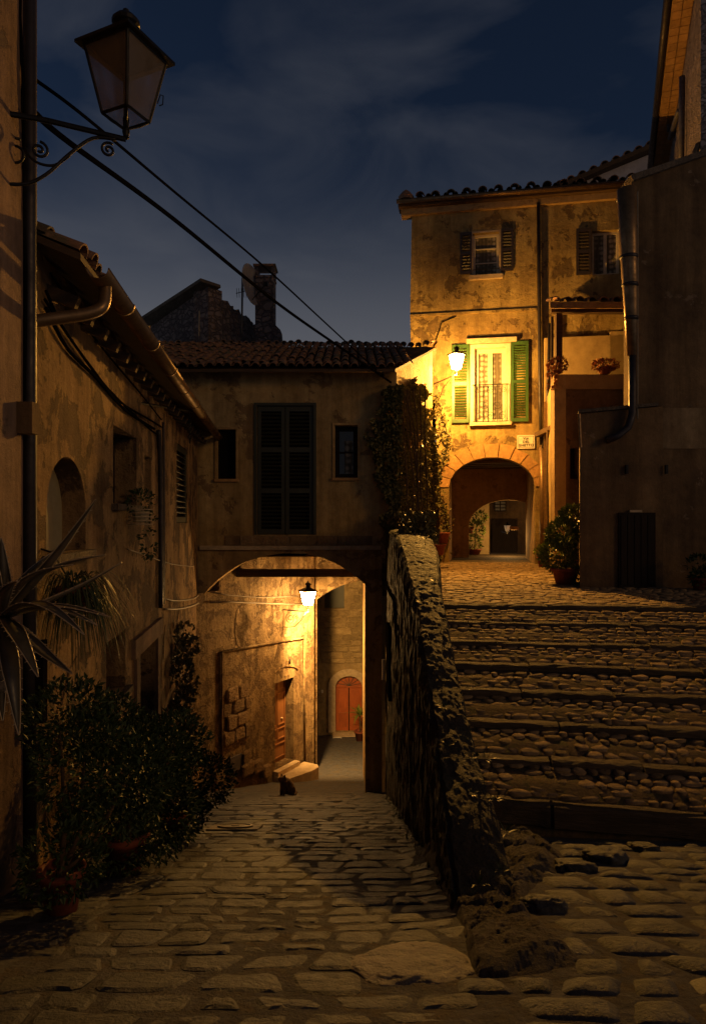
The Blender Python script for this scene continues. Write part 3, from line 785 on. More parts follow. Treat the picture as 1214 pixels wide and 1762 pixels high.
# ------------------------------------------------------------------ tall house at the left edge
near = thing('tall_house', (-2.1, 3, -2), 'tall plastered house at the left edge with an iron lantern on its wall', 'house')
pn = Plane2((LX(0.2) + .02, 0.2), (LX(4.5) + .02, 4.5))
pn = Plane2((LX(4.36) + .02, 4.36), (LX(0.2) + .02, 0.2)); pn.n = -pn.n if pn.n.x < 0 else pn.n
mb = MB(); pn.wall(mb, [(0, -4), (4.3, -4), (4.3, 9), (0, 9)], [], 3.0); mb.build('wall', M['plaster_near'], near)
MB().tube([P(51, 2400, 4.45), P(51, -1400, 4.45)], .046, 12).build('downpipe', M['pipe_dark'], near, True)
for k, (x, w) in enumerate(((30, .012), (36, .01), (25, .008), (41, .009), (20, .008))):
    MB().tube([P(x - 14 + 4 * k, -200, 4.3), P(x - 6, 30, 4.3), P(x + 5 * math.sin(k), 130, 4.32), P(x + 2, 200, 4.34), P(x - 2, 330, 4.36), P(x + 2 * k - 2, 460, 4.38), P(x + 3, 600, 4.4), P(x, 700, 4.4)], w, 6).build('wire', M['cable'], near, True)
o = MB(); o.box(P(46, 720, 4.3), .12, .1, .2); o.build('electric_box', M['plaster_dark'], near)
MB().tube([P(6, 155, 4.2) + V((0, 0, 0)), P(20, 170, 4.25), P(34, 195, 4.3)], .012, 6).build('hook', M['iron'], near)
MB().box(P(40, 1172, 4.47), .30, .06, .55).build('niche', M['void'], near)

lamp0 = thing('wall_lantern', P(0, 230, 4.2), 'unlit black iron street lantern on a scrolled arm high on the left', 'lantern')
lc = P(217, 240, 4.42)
S0 = .36
lcen = lc + V((0.0, 0, S0 * .40))
lantern(lamp0, lcen, S0, .42, -.42, M['lampglass_off'])
w0 = P(-30, 188, 4.1)
MB().tube([w0, P(80, 207, 4.25), lc], .018, 8).build('arm', M['iron'], lamp0)
ax, ay = (lc - w0).normalized(), Z
MB().tube(smooth_path([P(-20, 312, 4.1), P(40, 317, 4.18), P(80, 300, 4.23), P(120, 265, 4.28), P(160, 238, 4.34), P(200, 240, 4.4)]), .011, 6).build('brace', M['iron'], lamp0, True)
for (px, py, r, st, rv) in ((25, 262, .095, 1.2, 1), (68, 258, .055, 1.5, -1), (187, 258, .05, 1.0, 1)):
    MB().tube(spiral(P(px, py, 4.2 + px / 900), ax, ay, r, 1.6, st, 26, rv), .009, 6).build('scroll', M['iron'], lamp0, True)
MB().tube(smooth_path([P(45, 255, 4.2), P(52, 270, 4.2), P(70, 282, 4.22), P(95, 284, 4.25), P(120, 268, 4.28)]), .009, 6).build('scroll', M['iron'], lamp0, True)
MB().tube([P(271, 178, 4.4), P(276, 163, 4.4), P(281, 165, 4.4), P(280, 180, 4.4), P(274, 182, 4.4)], .004, 5).build('latch', M['iron'], lamp0)

# ------------------------------------------------------------------ long low house down the left side
left = thing('lane_house', (-2.7, 9, -4), 'long low plastered house with copper gutter down the left of the lane', 'house')
pL = Plane2((LX(14.6), 14.6), (LX(4.56), 4.56))
if pL.n.x < 0: pL.n = -pL.n
def lw(x0, y0, x1, y1): 
    a = pL.rect(x0, y0, x1, y1); return (min(a[0], a[2]), a[1], max(a[0], a[2]), a[3])
r_arch = lw(80, 790, 148, 950); r_win = lw(195, 742, 235, 868); r_slit = lw(249, 785, 260, 852); r_shut = lw(304, 768, 322, 900)
r_low = lw(183, 1095, 216, 1198); r_door = lw(237, 1110, 268, 1420); r_ddoor = lw(326, 1106, 341, 1330)
ah = arch(r_arch[0], r_arch[2], r_arch[1], r_arch[3] - .42, r_arch[3] + .02)
mb = MB(); pL.wall(mb, [(-.2, -7), (pL.len, -7), (pL.len, 1.9), (-.2, 1.9)], [ah] + [rc(r) for r in (r_win, r_slit, r_shut, r_low, r_door, r_ddoor)], .32)
mb.build('wall', M['plaster_left'], left)
MB().box(pL.p(5, -2.5, -2.2), 10.2, 3.6, 9.0, pL.ax()).build('inner_mass', M['void'], left)  # closed box for the house body, added to block sky light
for r, m_, nm in ((r_win, 'void', 'window'), (r_slit, 'void', 'window'), (r_low, 'void', 'window'), (r_door, 'doordark', 'door'), (r_ddoor, 'doorbrown', 'door')):
    pL.block(MB(), r[0] - .02, r[1] - .02, r[2] + .02, r[3] + .02, -.31, -.25).build(nm, M[m_], left)
mb = MB(); mb2 = pL.wall(mb, ah, [], .06, -.2); mb2.build('arched_panel', M['cream'], left)
shutter(left, pL, r_shut[0], r_shut[1], r_shut[2], r_shut[3], -.05, M['shut_dark'], 'shutter', 0, .09, 1)
dr = r_door
mb = MB(); pL.block(mb, dr[0] - .3, dr[3], dr[2] + .35, dr[3] + .22, -.02, .05); mb.build('door_lintel', M['plaster_near'], left)
for a, b in ((dr[0] - .2, dr[0] - .003), (dr[2] + .003, dr[2] + .2)):
    pL.block(MB(), a, -5.2, b, dr[3] - .004, -.02, .035).build('door_jamb', M['plaster_near'], left)
for r in (r_win, r_low, r_arch):
    pL.block(MB(), r[0] - .08, r[1] - .07, r[2] + .08, r[1] - .004, -.1, .07).build('sill', M['step'], left)
# plaster bands and patches standing proud
for k in range(16):
    u = R.uniform(.5, 9.5); zc = -1.5 - (9.5 - u) * .1 - R.uniform(0, 2.0) if k % 2 else R.uniform(-.8, 1.0)
    pts = [(u + (.3 + .25 * R.random()) * math.cos(w) * R.uniform(.6, 1.2), zc + (.45 + .3 * R.random()) * math.sin(w) * R.uniform(.6, 1.3)) for w in [2 * math.pi * i / 15 for i in range(15)]]
    if not any(r[0] - .5 < u < r[2] + .5 and r[1] - .7 < zc < r[3] + .7 for r in (r_arch, r_win, r_slit, r_shut, r_low, r_door, r_ddoor)):
        pL.wall(MB(), pts, [], .03, .012).build('plaster_patch', M['plaster_left'], left)
# eaves, rafters, gutter, roof
ez = 1.72; e0, e1 = pL.p(-.3, ez, .33), pL.p(pL.len + .02, ez, .33)
rs = V((-.93, -.1, .37)).normalized()
mb = MB(); a, b = e0 + Z * .06, e1 + Z * .06
mb.hexa([a, b, b + rs * 4, a + rs * 4], [a + Z * .05, b + Z * .05, b + rs * 4 + Z * .05, a + rs * 4 + Z * .05]); mb.build('roof', M['oldwood'], left)
for k in range(24):
    p = pL.p(.1 + k * .42, ez + .02, .28); MB().box(p - pL.n * .42 - Z * .01, .07, .75, .09, (pL.u, -rs, pL.u.cross(-rs))).build('rafter', M['oldwood'], left)
tile_row(left, e0 + Z * .13, e1 + Z * .13, rs, 54, .06)
tile_row(left, e0 + Z * .13 + rs * .32, e1 + Z * .13 + rs * .32, rs, 54, .06)
mb = tile_field(MB(), e0 + Z * .13 + rs * .64, e1 + Z * .13 + rs * .64, rs, 54, 10, .31, .06)
tag(mb.build('upper_tiles', M['tile'], left, True, False), kind='stuff')
g0, g1 = pL.p(-.25, ez + .03, .43), pL.p(pL.len - .02, ez + .03, .43)
gd = (g1 - g0).normalized()
MB().tube([g0, (g0 + g1) / 2, g1], .078, 11, (math.pi * -.05, math.pi * -1.05)).build('gutter', M['pipe'], left, True)
gu = MB().tube([g0, (g0 + g1) / 2, g1], .078, 11, (math.pi * .05, math.pi * 1.05))
lo = MB()
a0 = gd.cross(Z).normalized()
for i in range(12):
    pass
def half_gutter(p0, p1, r, mat, parent, name='gutter'):
    t = (p1 - p0).normalized(); a = t.cross(Z).normalized(); mb = MB(); vs = []
    for p in (p0, p1):
        for rr in (r, r * .9):
            for k in range(11):
                w = math.pi * k / 10; vs.append(p + a * math.cos(w) * rr - Z * math.sin(w) * rr)
    n = 11; fs = []
    for k in range(10):
        fs += [(k, k + 1, 2 * n + k + 1, 2 * n + k), (n + k, 3 * n + k, 3 * n + k + 1, n + k + 1), (k, n + k, n + k + 1, k + 1), (2 * n + k, 2 * n + k + 1, 3 * n + k + 1, 3 * n + k)]
    fs += [(0, 2 * n, 3 * n, n), (10, n + 10, 3 * n + 10, 2 * n + 10)]
    return mb.add(vs, fs).build(name, mat, parent, True)
for o in [o for o in left.children if o.name.startswith('gutter')]: bpy.data.objects.remove(o)
gt = half_gutter(g0, g1, .08, M['pipe'], left)
for k in range(9):
    p = g0 + (g1 - g0) * ((k + .3) / 9); half_gutter(p - gd * .02, p + gd * .02, .087, M['pipe'], gt, 'bracket')
MB().tube(smooth_path([P(181, 478, 4.84), P(181, 512, 4.8), P(174, 530, 4.76), P(150, 540, 4.72), P(110, 546, 4.65), P(66, 552, 4.58), P(52, 556, 4.56)], 4), .044, 12).build('drain_elbow', M['pipe'], left, True)
# cables, conduit, chain and rod along this wall
def wall_cable(parent, pts, r, mat, off=.03, name='cable', pl=pL):
    MB().tube(smooth_path([pl.p(*pl.px(x, y), off) for x, y in pts], 4), r, 6).build(name, mat, parent, True)
wall_cable(left, [(72, 500), (100, 560), (150, 630), (200, 690), (250, 720), (275, 735)], .012, M['cable'])
wall_cable(left, [(72, 530), (110, 600), (160, 650), (210, 705), (262, 738)], .016, M['cable'])
wall_cable(left, [(80, 470), (130, 545), (180, 610), (240, 680), (274, 722)], .01, M['cable'])
wall_cable(left, [(70, 515), (120, 590), (180, 668), (250, 735), (268, 748)], .012, M['cable'])
wall_cable(left, [(268, 740), (271, 800), (272, 900), (272, 1046)], .035, M['pipe_dark'], .04, 'conduit')
wall_cable(left, [(276, 726), (277, 800), (277, 1040)], .02, M['pipe_dark'], .04, 'conduit')
wall_cable(left, [(215, 945), (245, 955), (290, 970), (330, 975)], .008, M['cable_pale'])
wall_cable(left, [(280, 1030), (300, 1034), (330, 1030), (342, 1022)], .014, M['cable_pale'])
wall_cable(left, [(280, 1048), (305, 1048), (330, 1042), (342, 1036)], .018, M['cable_pale'])
rod = MB().tube([P(18, 658, 4.36), P(180, 683, 7.0), P(342, 710, 11.6)], .018, 6).build('iron_rod', M['iron'], None)
tag(rod, 'long thin iron rod strung along the left house wall below the gutter', 'rod')
for (px, py0, py1, d, lab) in ((150, 682, 736, 6.2, 'short hanging iron chain nearest the arched window'), (327, 714, 762, 10.9, 'short hanging iron chain at the far end of the rod')):
    t = thing('hanging_chain', P(px, py0, d), lab, 'chain', 'chains hanging from the rod')
    n = 7
    for k in range(n):
        z0, z1 = P(px, py0, d), P(px, py1, d); c = z0 + (z1 - z0) * ((k + .5) / n); hh = (z0.z - z1.z) / n * .64
        a = V((1, 0, 0)) if k % 2 else V((0, 1, 0))
        MB().tube([c + a * math.cos(w) * hh * .55 + Z * math.sin(w) * hh for w in [2 * math.pi * i / 10 for i in range(11)]], .009, 5).build('link', M['iron'], t, True)

# ------------------------------------------------------------------ house bridging the lane
bh = thing('bridge_house', (-1, 14, -5.7), 'plastered house bridging the lane over a low arch, green shutters closed', 'house')
pB = Plane2((-4.2, 14.0), (1.0, 14.0))
def bu(x): return (x - CX) / F * 14 + 4.2
def bz(y): return (HY - y) / F * 14
ar = [(358, 1008), (372, 992), (400, 973), (430, 962), (465, 954), (500, 951), (535, 952), (565, 959), (590, 971), (612, 986), (628, 1003)]
r_sh = (bu(442), bz(920), bu(539), bz(698)); r_wl = (bu(374), bz(824), bu(406), bz(739)); r_wr = (bu(576), bz(822), bu(615), bz(732))
ar = [(352, 1022), (359, 1013), (374, 998), (391, 985), (406, 975), (421, 967), (452, 957), (488, 952), (525, 953), (556, 960), (583, 972), (604, 986), (618, 997), (628, 1006)]
outl = [(0, bz(1022))] + [(bu(x), bz(y)) for x, y in ar] + [(bu(628), -7), (bu(657), -7), (bu(657), bz(960)), (bu(682), bz(960)), (bu(682), 3.1), (0, 3.1)]
mb = MB(); pB.wall(mb, outl, [rc(r) for r in (r_sh, r_wl, r_wr)], .8); mb.build('wall', M['plaster_bridge'], bh)
pB.block(MB(), bu(345), bz(946), bu(655), bz(939), -.1, .06).build('ledge', M['trim'], bh)
for k, (x0, x1) in enumerate(((388, 412), (414, 498), (500, 545), (547, 580), (582, 640))):
    pB.block(MB(), bu(x0), bz(938), bu(x1), bz(922), -.02, .018 + .004 * (k % 2)).build('sill_course', M['block' if k % 2 else 'plaster_loggia'], bh)
mid = (r_sh[0] + r_sh[2]) / 2
fr = MB()
pB.block(fr, r_sh[0] - .06, r_sh[1], r_sh[0], r_sh[3] + .06, -.2, .015); pB.block(fr, r_sh[2], r_sh[1], r_sh[2] + .06, r_sh[3] + .06, -.2, .015); pB.block(fr, r_sh[0] + .001, r_sh[3], r_sh[2] - .001, r_sh[3] + .06, -.2, .015)
fr.build('shutter_frame', M['shut_dark'], bh)
shutter(bh, pB, r_sh[0] + .01, r_sh[1] + .01, mid - .008, r_sh[3] - .01, -.06, M['shut_dark'], 'shutter', 0, .075, 3)
shutter(bh, pB, mid + .008, r_sh[1] + .01, r_sh[2] - .01, r_sh[3] - .01, -.06, M['shut_dark'], 'shutter', 0, .075, 3)
pB.block(MB(), r_sh[0], r_sh[1], r_sh[2], r_sh[3], -.3, -.22).build('backing', M['void'], bh)
casement(bh, pB, r_wl, -.3, M['oldwood'], .06, M['void'], 1, 0)
wr = casement(bh, pB, (r_wr[0], r_wr[1], r_wr[2], r_wr[3]), -.25, M['doordark'], .09, M['glass'], 1, 1)
pB.block(MB(), r_wr[0] + .2, r_wr[1] + .1, r_wr[2] - .1, r_wr[1] + .8, -.24, -.235).build('curtain', M['lace'], wr)
for r in (r_wl, r_wr):
    s_ = MB(); pB.block(s_, r[0] - .06, r[1] - .06, r[2] + .06, r[1] - .003, -.1, .05); s_.build('sill', M['voussoir'], bh)
    s_ = MB(); pB.block(s_, r[0] - .05, r[1], r[0] - .002, r[3] + .05, -.02, .02); pB.block(s_, r[2] + .002, r[1], r[2] + .05, r[3] + .05, -.02, .02); pB.block(s_, r[0] - .001, r[3] + .002, r[2] + .001, r[3] + .05, -.02, .02); s_.build('surround', M['passage'], bh)
# ceiling, beams, passage walls, rear arch
MB().box((-1.0, 16.15, -.6), 4.6, 4.1, .1).build('ceiling', M['oldwood'], bh)
for d, z_, h_ in ((14.95, -1.18, .17), (15.6, -.75, .2), (16.3, -.75, .2), (17.0, -.75, .2), (17.6, -.75, .2)):
    MB().box((-1.1, d, z_), 3.9, .18, h_).build('beam', M['oldwood'], bh)
MB().box((.48, 16.1, -3.8), .42, 3.9, 6.4).build('side_wall', M['passage'], bh)
pR = Plane2((-2.2, 18.1), (1.2, 18.1))
mb = MB(); u0 = (545 - CX) / F * 18.1 + 2.2
rear = [(0, -8), (u0, -8), (u0, -2.15)] + [(u0 + .15 * k / 6 * 6 * .5 + 1.1 * (k / 6) ** 1.2, -2.15 + .55 * math.sin(k / 6 * math.pi / 2)) for k in range(1, 7)] + [(3.2, -1.62), (3.2, 0), (0, 0)]
pR.wall(mb, rear, [], .4); mb.build('rear_arch', M['plaster_alley'], bh)
# gable wall towards the square
pG = Plane2((.89, 14.0), (2.1, 17.7))
if pG.n.x < 0: pG.n = -pG.n
gl = pG.len
mb = MB(); pG.wall(mb, [(0, -1.6), (gl, -1.6), (gl, 4.5), (0, 3.12)], [], .3); mb.build('gable_wall', M['plaster_corner'], bh)
rsl = V((0, 3.5, 1.33)).normalized()
ra, rb_ = V((-7.5, 13.62, 3.02)), V((.86, 13.62, 3.02))
mb = MB(); mb.hexa([ra, rb_, V((2.2, 17.6, 4.5)), V((-7.5, 17.6, 4.5))], [ra + Z * .06, rb_ + Z * .06, V((2.2, 17.6, 4.56)), V((-7.5, 17.6, 4.56))])
mb.hexa([V((-7.5, 17.6, 4.5)), V((2.2, 17.6, 4.5)), V((2.2, 21.5, 3.0)), V((-7.5, 21.5, 3.0))], [V((-7.5, 17.6, 4.56)), V((2.2, 17.6, 4.56)), V((2.2, 21.5, 3.06)), V((-7.5, 21.5, 3.06))])
roof = mb.build('roof', M['oldwood'], bh)
tile_row(roof, ra + V((3.2, 0, .1)), rb_ + Z * .1, rsl, 28, .07)
tile_row(roof, V((-6, 17.45, 4.58)), V((2.2, 17.45, 4.58)), V((0, .3, .02)), 42, .1)
mb = tile_field(MB(), ra + V((1.5, 0, .1)) + rsl * .3, rb_ + Z * .1 + rsl * .3 + V((.4, 0, 0)), rsl, 38, 12, .31, .07)
tag(mb.build('upper_tiles', M['tile'], roof, True, False), kind='stuff')
va, vb = pG.p(-.25, 3.06, .06), pG.p(gl, 4.5, .06)
for k in range(15):
    p = va + (vb - va) * ((k + .5) / 15); t_ = (vb - va).normalized(); w = pG.n.cross(t_); w = -w if w.z < 0 else w
    inst('verge_tile', R.choice(TILE)[0], p + w * .05 - pG.n * .15, Matrix((t_, pG.n * -1, w)).transposed().to_euler(), (1, 1, 1), roof)
MB().box((-2.6, 15.9, 1.1), 3.2, 3.6, 3.7).build('inner_mass', M['void'], bh)  # unseen closed box filling the house, added to keep sky light out

# ------------------------------------------------------------------ house beside the lane inside the passage
ah_ = thing('alley_house', (-2, 16, -6.4), 'crumbling plastered house wall with brown panelled door inside the passage', 'house')
pA = Plane2((-2.99, 14.2), (-1.02, 17.5))
def au(x, y): return pA.px(x, y)
uA, _ = au(473, 1200); uB, _ = au(505, 1200)
zt = au(488, 1171)[1]; zb_ = au(488, 1316)[1]
r_ad = (uA, zb_, uB, zt)
hb = (au(395, 1300)[0], au(397, 1330)[1], au(414, 1300)[0], au(405, 1300)[1])
uE = pA.len
mb = MB(); pA.wall(mb, [(-.62, -7.2), (uE, -7.2), (uE, -.55), (.22, -.55), (.22, bz(1020)), (-.62, bz(1020))], [rc(r_ad)], .35); mb.build('wall', M['plaster_alley'], ah_)
pE = Plane2((-1.02, 17.5), (-1.9, 24.9))
mb = MB(); pE2 = Plane2((-1.021, 17.51), (-2.2, 17.9)); MB().box((-2.4, 21, -4), 2.2, 6.6, 8).build('inner_mass', M['plaster_alley'], ah_)
# panelled door
dw = uB - uA
door = pA.block(MB(), uA, zb_, uB, zt, -.3, -.25).build('door', M['doorbrown'], ah_)
H_ = zt - zb_
for (a, b) in ((.06, .47), (.53, .94)):
    for (c_, e_) in ((.0, .0),):
        pass
    for (y0, y1) in ((.05, .22), (.27, .40), (.44, .82), (.86, .97)):
        if y0 < .1 and a > .5: continue
        q0, q1 = (a, b) if y0 > .1 else (.06, .94)
        mb = MB(); U0, U1, Z0, Z1 = uA + dw * q0, uA + dw * q1, zb_ + H_ * y0, zb_ + H_ * y1
        t_ = .025
        pA.block(mb, U0, Z0, U0 + t_, Z1, -.25, -.225); pA.block(mb, U1 - t_, Z0, U1, Z1, -.25, -.225); pA.block(mb, U0 + t_, Z0, U1 - t_, Z0 + t_, -.25, -.226); pA.block(mb, U0 + t_, Z1 - t_, U1 - t_, Z1, -.25, -.226)
        mb.build('panel', M['doorbrown'], door)
MB().lathe(pA.p(uA + dw * .78, zb_ + H_ * .5, -.24), [(.02, 0), (.03, .02), (.001, .04)], 8).build('knob', M['trim'], door)
# doorstep
s0 = pA.p(uA - .1, 0, 0)
mb = MB(); pA.block(mb, uA - .08, zb_ - .5, uB + .05, zb_ - .02, -.3, .16); mb.build('threshold', M['trim'], ah_)
mb = MB(); ring = [(uA - .1, .1), (uA - .1, .42), (uB - .1, .62), (uB + .2, .62), (uB + .32, .5), (uB + .32, .1)]
zs_ = zb_ - .13
mb.hexa([pA.p(a, zs_ - .8, b) for a, b in ring], [pA.p(a, zs_, b) for a, b in ring]); mb.build('doorstep', M['trim'], ah_)
# exposed tufa blocks
BLK = [block_mesh('stone', 700 + k, M['block'], .1, .12) for k in range(8)]
uS0, uS1 = au(388, 1250)[0], au(427, 1250)[0]
z = au(400, 1340)[1] - .1
row = 0
while z < au(405, 1200)[1]:
    hh = R.uniform(.24, .33); u = uS0 + (row % 2) * -.12
    while u < uS1 - .08:
        w = R.uniform(.3, .42); w = min(w, uS1 - u)
        if not (u + w > hb[0] and u < hb[2] and z + hh > hb[1] and z < hb[3]) and w > .1:
            e = Matrix((pA.u, pA.n, Z)).transposed().to_euler()
            inst('stone', R.choice(BLK), pA.p(u + w / 2, z + hh / 2, -.025 + R.uniform(-.01, .015)), e, (w - .012, .16, hh - .012), ah_)
        u += w
    z += hh; row += 1
for (x, y, w, hh) in ((424, 1322, .42, .34), (441, 1318, .3, .3), (455, 1326, .3, .26), (372, 1335, .3, .26)):
    u, zz = au(x, y); inst('stone', R.choice(BLK), pA.p(u, zz, .0), Matrix((pA.u, pA.n, Z)).transposed().to_euler(), (w, .2, hh), ah_)
pA.block(MB(), hb[0], hb[1], hb[2], hb[3], -.05, .035).build('hatch', M['pipe_grey'], ah_)
def acable(pts, r, mat, off=.03, name='cable'): MB().tube([pA.p(*au(x, y), off) for x, y in pts], r, 6).build(name, mat, ah_, True)
acable([(380, 1345), (380, 1240), (380, 1121), (450, 1109), (521, 1097), (521, 1180), (523, 1320)], .028, M['plaster_alley'], .03, 'conduit')
acable([(360, 1018), (390, 1024), (440, 1028), (518, 1026)], .014, M['cable_pale'])
acable([(360, 1036), (400, 1036), (450, 1038), (518, 1040)], .022, M['cable_pale'])
acable([(496, 1133), (496, 1142)], .02, M['iron'], .05, 'peg')
arc_pts = [(472, 1158), (480, 1150), (492, 1146), (505, 1147), (512, 1152)]
acable(arc_pts, .012, M['plaster_left'], .015, 'relieving_arch')
for k in range(12):
    u = R.uniform(.4, uE - .2); zz = R.uniform(-5.6, -1.3); pts = [(u + R.uniform(.12, .34) * math.cos(w), zz + R.uniform(.25, .6) * math.sin(w)) for w in [2 * math.pi * i / 13 for i in range(13)]]
    if uS0 - .4 < u < uS1 + .4 and zz < -3.5 or uA - .5 < u < uB + .5 and zz < zt + .6: continue
    pA.wall(MB(), pts, [], .03, .01).build('plaster_patch', M['plaster_alley'], ah_)

# lit lamp in the passage
def lit_lamp(name, root_loc, label, cc, s, H, rot, arm_pts, brace_pts, scrolls, power, color, glass, spot=None):
    t = thing(name, root_loc, label, 'lantern')
    lantern(t, cc, s, H, rot, glass)
    MB().tube(arm_pts, .016, 8).build('arm', M['iron_grey'], t)
    MB().tube(brace_pts, .009, 6).build('brace', M['iron'], t, True)
    for sc_ in scrolls: MB().tube(sc_, .008, 6).build('scroll', M['iron'], t, True)
    for o in t.children:
        if o.name.startswith(('pane', 'frame', 'support')): o.visible_shadow = True
    l = bpy.data.lights.new('lamp_light', 'POINT'); l.energy = power; l.color = color; l.shadow_soft_size = .06
    o = bpy.data.objects.new('lamp_light', l); o.location = cc + Z * (-s * .62); link(o, t)
    if spot:
        l = bpy.data.lights.new('extra_beam', 'SPOT'); l.energy = spot[0]; l.color = color; l.shadow_soft_size = .07; l.spot_size = spot[2]; l.spot_blend = .9  # extra spot beam, added so the lantern's light reaches farther
        o = bpy.data.objects.new('extra_beam', l); o.location = cc + Z * (-s * .62); o.rotation_euler = (V(spot[1]) - o.location).to_track_quat('-Z', 'Y').to_euler(); link(o, t)
    return t
ub, zbk = au(487, 1049)
pw = pA.p(ub, zbk, 0); pe = pA.p(ub, zbk, .74)
dirn = pA.n
lc = pe + Z * .16
lit_lamp('wall_lantern', pw, 'lit street lantern on a scrolled bracket inside the vaulted passage', lc, .3, .33, .4,
         [pw, pe], [pw + Z * -.42, pw + dirn * .12 - Z * .42, pw + dirn * .36 - Z * .38, pw + dirn * .55 - Z * .2, pe - dirn * .05],
         [spiral(pw + dirn * .22 - Z * .2, dirn, Z, .14, 1.6, 2.4), spiral(pw + dirn * .38 - Z * .12, dirn, Z, .07, 1.5, 0, 20, -1), [pw + Z * .15, pw - Z * .5]],
         230, (1.0, .54, .16), M['lampglass_alley'], (3200, (-.3, 22.5, -6.6), math.radians(112)))

# ------------------------------------------------------------------ house at the end of the passage
fh = thing('far_house', (-.3, 25, -8), 'rough stone house with arched red door at the end of the passage', 'house')
pF = Plane2((-4, 25.0), (3.5, 25.0))
def fu(x): return (x - CX) / F * 25 + 4
def fz(y): return (HY - y) / F * 25
dA = (fu(577), fz(1260), fu(623), fz(1163))
dh = arch(dA[0], dA[2], dA[1], dA[3] - .42, dA[3])
r_fw = (fu(558), fz(1047), fu(592), fz(1003))
mb = MB(); pF.wall(mb, [(0, -10), (7.5, -10), (7.5, 1), (0, 1)], [dh, rc(r_fw)], .4); mb.build('wall', M['farstone'], fh)
pF.wall(MB(), [(r_fw[0], r_fw[1]), (r_fw[2], r_fw[1]), (r_fw[2], r_fw[3]), (r_fw[0], r_fw[3])], [], .05, -.2).build('shutter', M['shut_dark'], fh)
so = arch(dA[0] - .27, dA[2] + .27, dA[1], dA[3] - .42, dA[3] + .27)
nA = len(so)
ringout = so; 
mb = MB(); pF.wall(mb, [so[0]] + [dh[0]] + dh[:1:-1] + [dh[1]] + so[1:], [], .2, .05); mb.build('door_surround', M['trim'], fh)
FB = [block_mesh('stone', 760 + k, M['farstone'], .09, .1) for k in range(8)]
z = -8.2
while z < -2.2:
    hh = R.uniform(.2, .32); u = fu(532) + R.uniform(-.2, .1)
    while u < fu(640):
        w = R.uniform(.26, .6)
        inside = (dA[0] - .3 < u + w and u < dA[2] + .3 and z < dA[3] + .3 and z + hh > dA[1] - .1) or (r_fw[0] - .05 < u + w and u < r_fw[2] + .05 and z < r_fw[3] + .05 and z + hh > r_fw[1] - .05)
        if not inside: inst('stone', R.choice(FB), pF.p(u + w / 2, z + hh / 2, -.01 + R.uniform(-.03, .03)), (0, 0, 0), (w - .035, .16, hh - .035), fh)
        u += w
    z += hh
fd = pF.wall(MB(), dh, [], .06, -.22).build('door', M['doorred'], fh)
mw = (dA[0] + dA[2]) / 2; zl = dA[3] - .45
for (a, b) in ((dA[0] + .07, mw - .05), (mw + .05, dA[2] - .07)):
    for (y0, y1) in ((dA[1] + .1, dA[1] + .72), (dA[1] + .82, zl - .08)):
        pF.block(MB(), a + .04, y0 + .04, b - .04, y1 - .04, -.22, -.185).build('panel', M['doorred'], fd)
pF.block(MB(), dA[0], zl - .03, dA[2], zl + .02, -.22, -.16).build('transom', M['doorred'], fd)
pF.block(MB(), mw - .02, dA[1], mw + .02, zl - .03, -.22, -.185).build('meeting_rail', M['doordark'], fd)
mb = MB()
for k in range(7):
    w = math.pi * (k + .5) / 7; mb.tube([pF.p(mw, zl + .04, -.19), pF.p(mw + math.cos(w) * .44, zl + .04 + math.sin(w) * .36, -.19)], .012, 5)
mb.build('fanlight_grille', M['iron_grey'], fd)
pF.block(MB(), dA[0] - .1, dA[1] - .25, dA[2] + .3, dA[1] - .01, -.1, .45).build('doorstep', M['trim'], fh)
pF.block(MB(), fu(550), fz(1192), fu(556), fz(1187), 0, .05).build('house_number', M['bowl'], fh)
bw = P(580, 1273, 24.2); bw.z = -7.96
tag(MB().lathe(bw, [(.1, 0), (.16, .07), (.165, .08), (.13, .05), (.001, .02)], 16).build('bowl', M['bowl'], None, True), 'small white bowl on the ground beside the red door', 'bowl')
MB().box((0.6, 24.6, -8.05), 2.2, .3, .12)
def pot(parent, c, r, h, mat=M['terracotta'], name='pot'):
    return MB().lathe(c, [(r * .68, 0), (r * .92, h * .82), (r * 1.06, h * .83), (r * 1.06, h), (r * .9, h), (r * .85, h * .9), (.001, h * .88)], 18).build(name, mat, parent, True)
def blades(mb, c, n, ln, spread, droop, w):
    for _ in range(n):
        a = R.uniform(0, 2 * math.pi); e = R.uniform(.2, 1.3); l_ = ln * R.uniform(.5, 1.1)
        d = V((math.cos(a) * math.cos(e), math.sin(a) * math.cos(e), math.sin(e))); p = c + d * .02; side = d.cross(Z)
        side = side.normalized() * w if side.length > 1e-3 else V((w, 0, 0)); pts = []
        for k in range(6):
            t_ = k / 5; q_ = p + d * l_ * t_ * spread + Z * (-droop * l_ * t_ * t_)
            ww = side * (1 - t_ ** 2) * .5; pts += [q_ - ww, q_ + ww]
        mb.add(pts, [(2 * k, 2 * k + 1, 2 * k + 3, 2 * k + 2) for k in range(5)])
c = V((.25, 23.6, ground(.2, 23.6)))
t = thing('potted_palm', c, 'potted palm-like plant in front of the red door, half behind the pier', 'plant')
pot(t, c, .2, .35); mb = MB(); blades(mb, c + Z * .9, 60, .75, 1, .5, .05); tag(mb.build('foliage', M['hedge'], t, False, False), kind='stuff'); MB().tube([c + Z * .3, c + Z * .95], .03, 6).build('stem', M['stem'], t)

